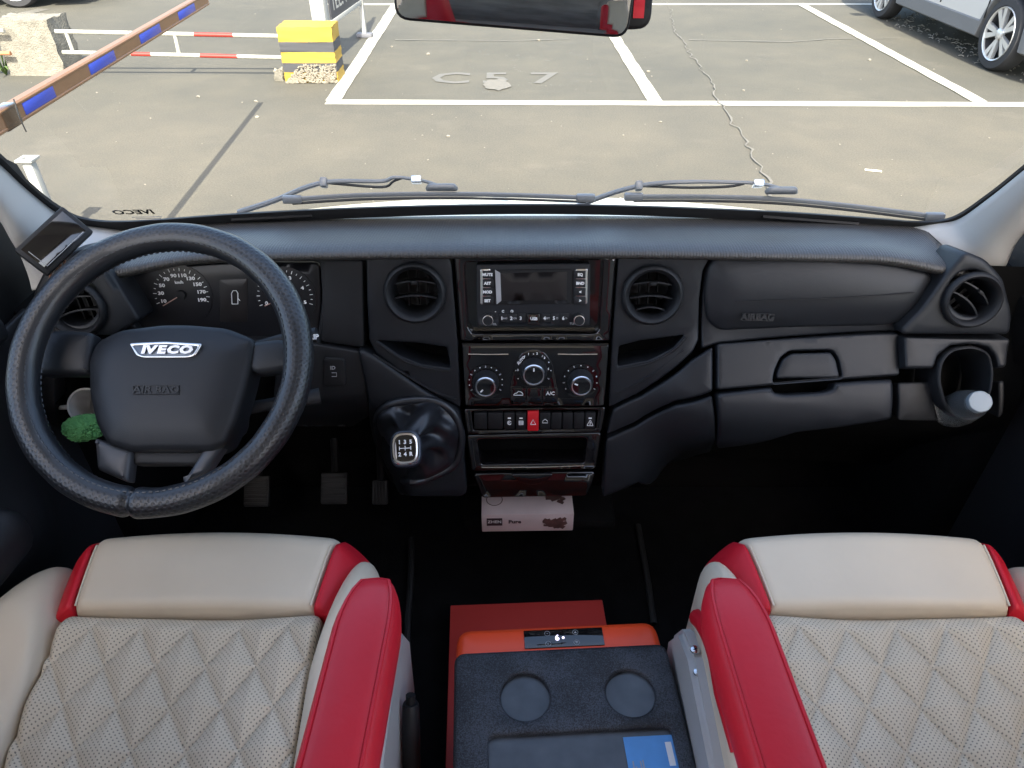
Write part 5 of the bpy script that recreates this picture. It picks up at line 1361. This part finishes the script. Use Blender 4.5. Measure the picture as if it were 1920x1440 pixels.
well = resample([Vector(p) for p in round_poly([(-.108, -.20), (.132, -.20), (.132, .084), (-.108, .084)], .010)], .01)
lid = slab2('lid', lidp, cup + [well], clift(1.080), 'speck', co, 0, .035, .006, .014, .02)
for c in cup: slab2('cup_recess', [p for p in c], [], clift(1.0715), 'smooth_grey', lid, 0, .004, 0, .01, 0)
slab2('tray_recess', well, [], clift(1.071), 'smooth_grey', lid, 0, .004, 0, .01, 0)
dp_ = CF @ Matrix.Translation((.008, .231, 1.0628))
box('display', (.118, .030, .002), dp_, 'gloss', co, .0008)
M['led'] = mat('led', (.7, .6, .9), .4, emit=((.75, .65, 1.0), .5))
text('lettering', '6', dp_ @ Matrix.Translation((-.010, 0, .0012)), .013, 'led', co, .0001, .0004)
lathe('led_dot', [(.002, .0011), (.002, .0014), (0, .0014)], dp_ @ Matrix.Translation((-.001, 0, 0)), 'led', co, 12)
for x, y, s in ((-.024, .008, '+'), (-.024, -.009, 'o'), (.018, .008, '▲'), (.018, -.009, '▼')):
    lathe('touch_key', [(.0043, .0011), (.0043, .0014), (.0037, .0014), (.0037, .0011)], dp_ @ Matrix.Translation((x, y, 0)), 'print_dim', co, 24)
    text('lettering', s, dp_ @ Matrix.Translation((x, y, .0012)), .005, 'print_dim', co, .0001)
st_ = CF @ Matrix.Translation((.101, .032, 1.0718))
box('blue_sticker', (.066, .088, .0006), st_ , mat('sticker_blue', (.075, .27, .60), .4, vary=.12, vscale=25), lid)
for i in range(7): box('print_line', (.0016, random.uniform(.020, .046), .0002), st_ @ Matrix.Translation((-.029 + .0032 * i, -.003 + random.uniform(-.01, .004), .0004)), 'print_dim', lid)
box('print_line', (.008, .030, .0002), st_ @ Matrix.Translation((.024, .020, .0004)), 'print', lid)
rb = thing('red_flat_box', 'flat dark red box on the floor beneath and ahead of the cooler', 'box', loc=(.05, .6, .75))
ra = atz(858, 1134, .80); rb2 = atz(1143, 1124, .80)
RBF = Matrix.Translation(((ra.x + rb2.x) / 2, (ra.y + rb2.y) / 2 - .33, .7755)) @ Matrix.Rotation(R(2.5), 4, 'Z')
box('carton', ((rb2 - ra).length, .66, .049), RBF, 'dkred', rb, .002)
box('lid_seam', ((rb2 - ra).length + .001, .661, .002), RBF @ Matrix.Translation((0, 0, .012)), 'dkred', rb)
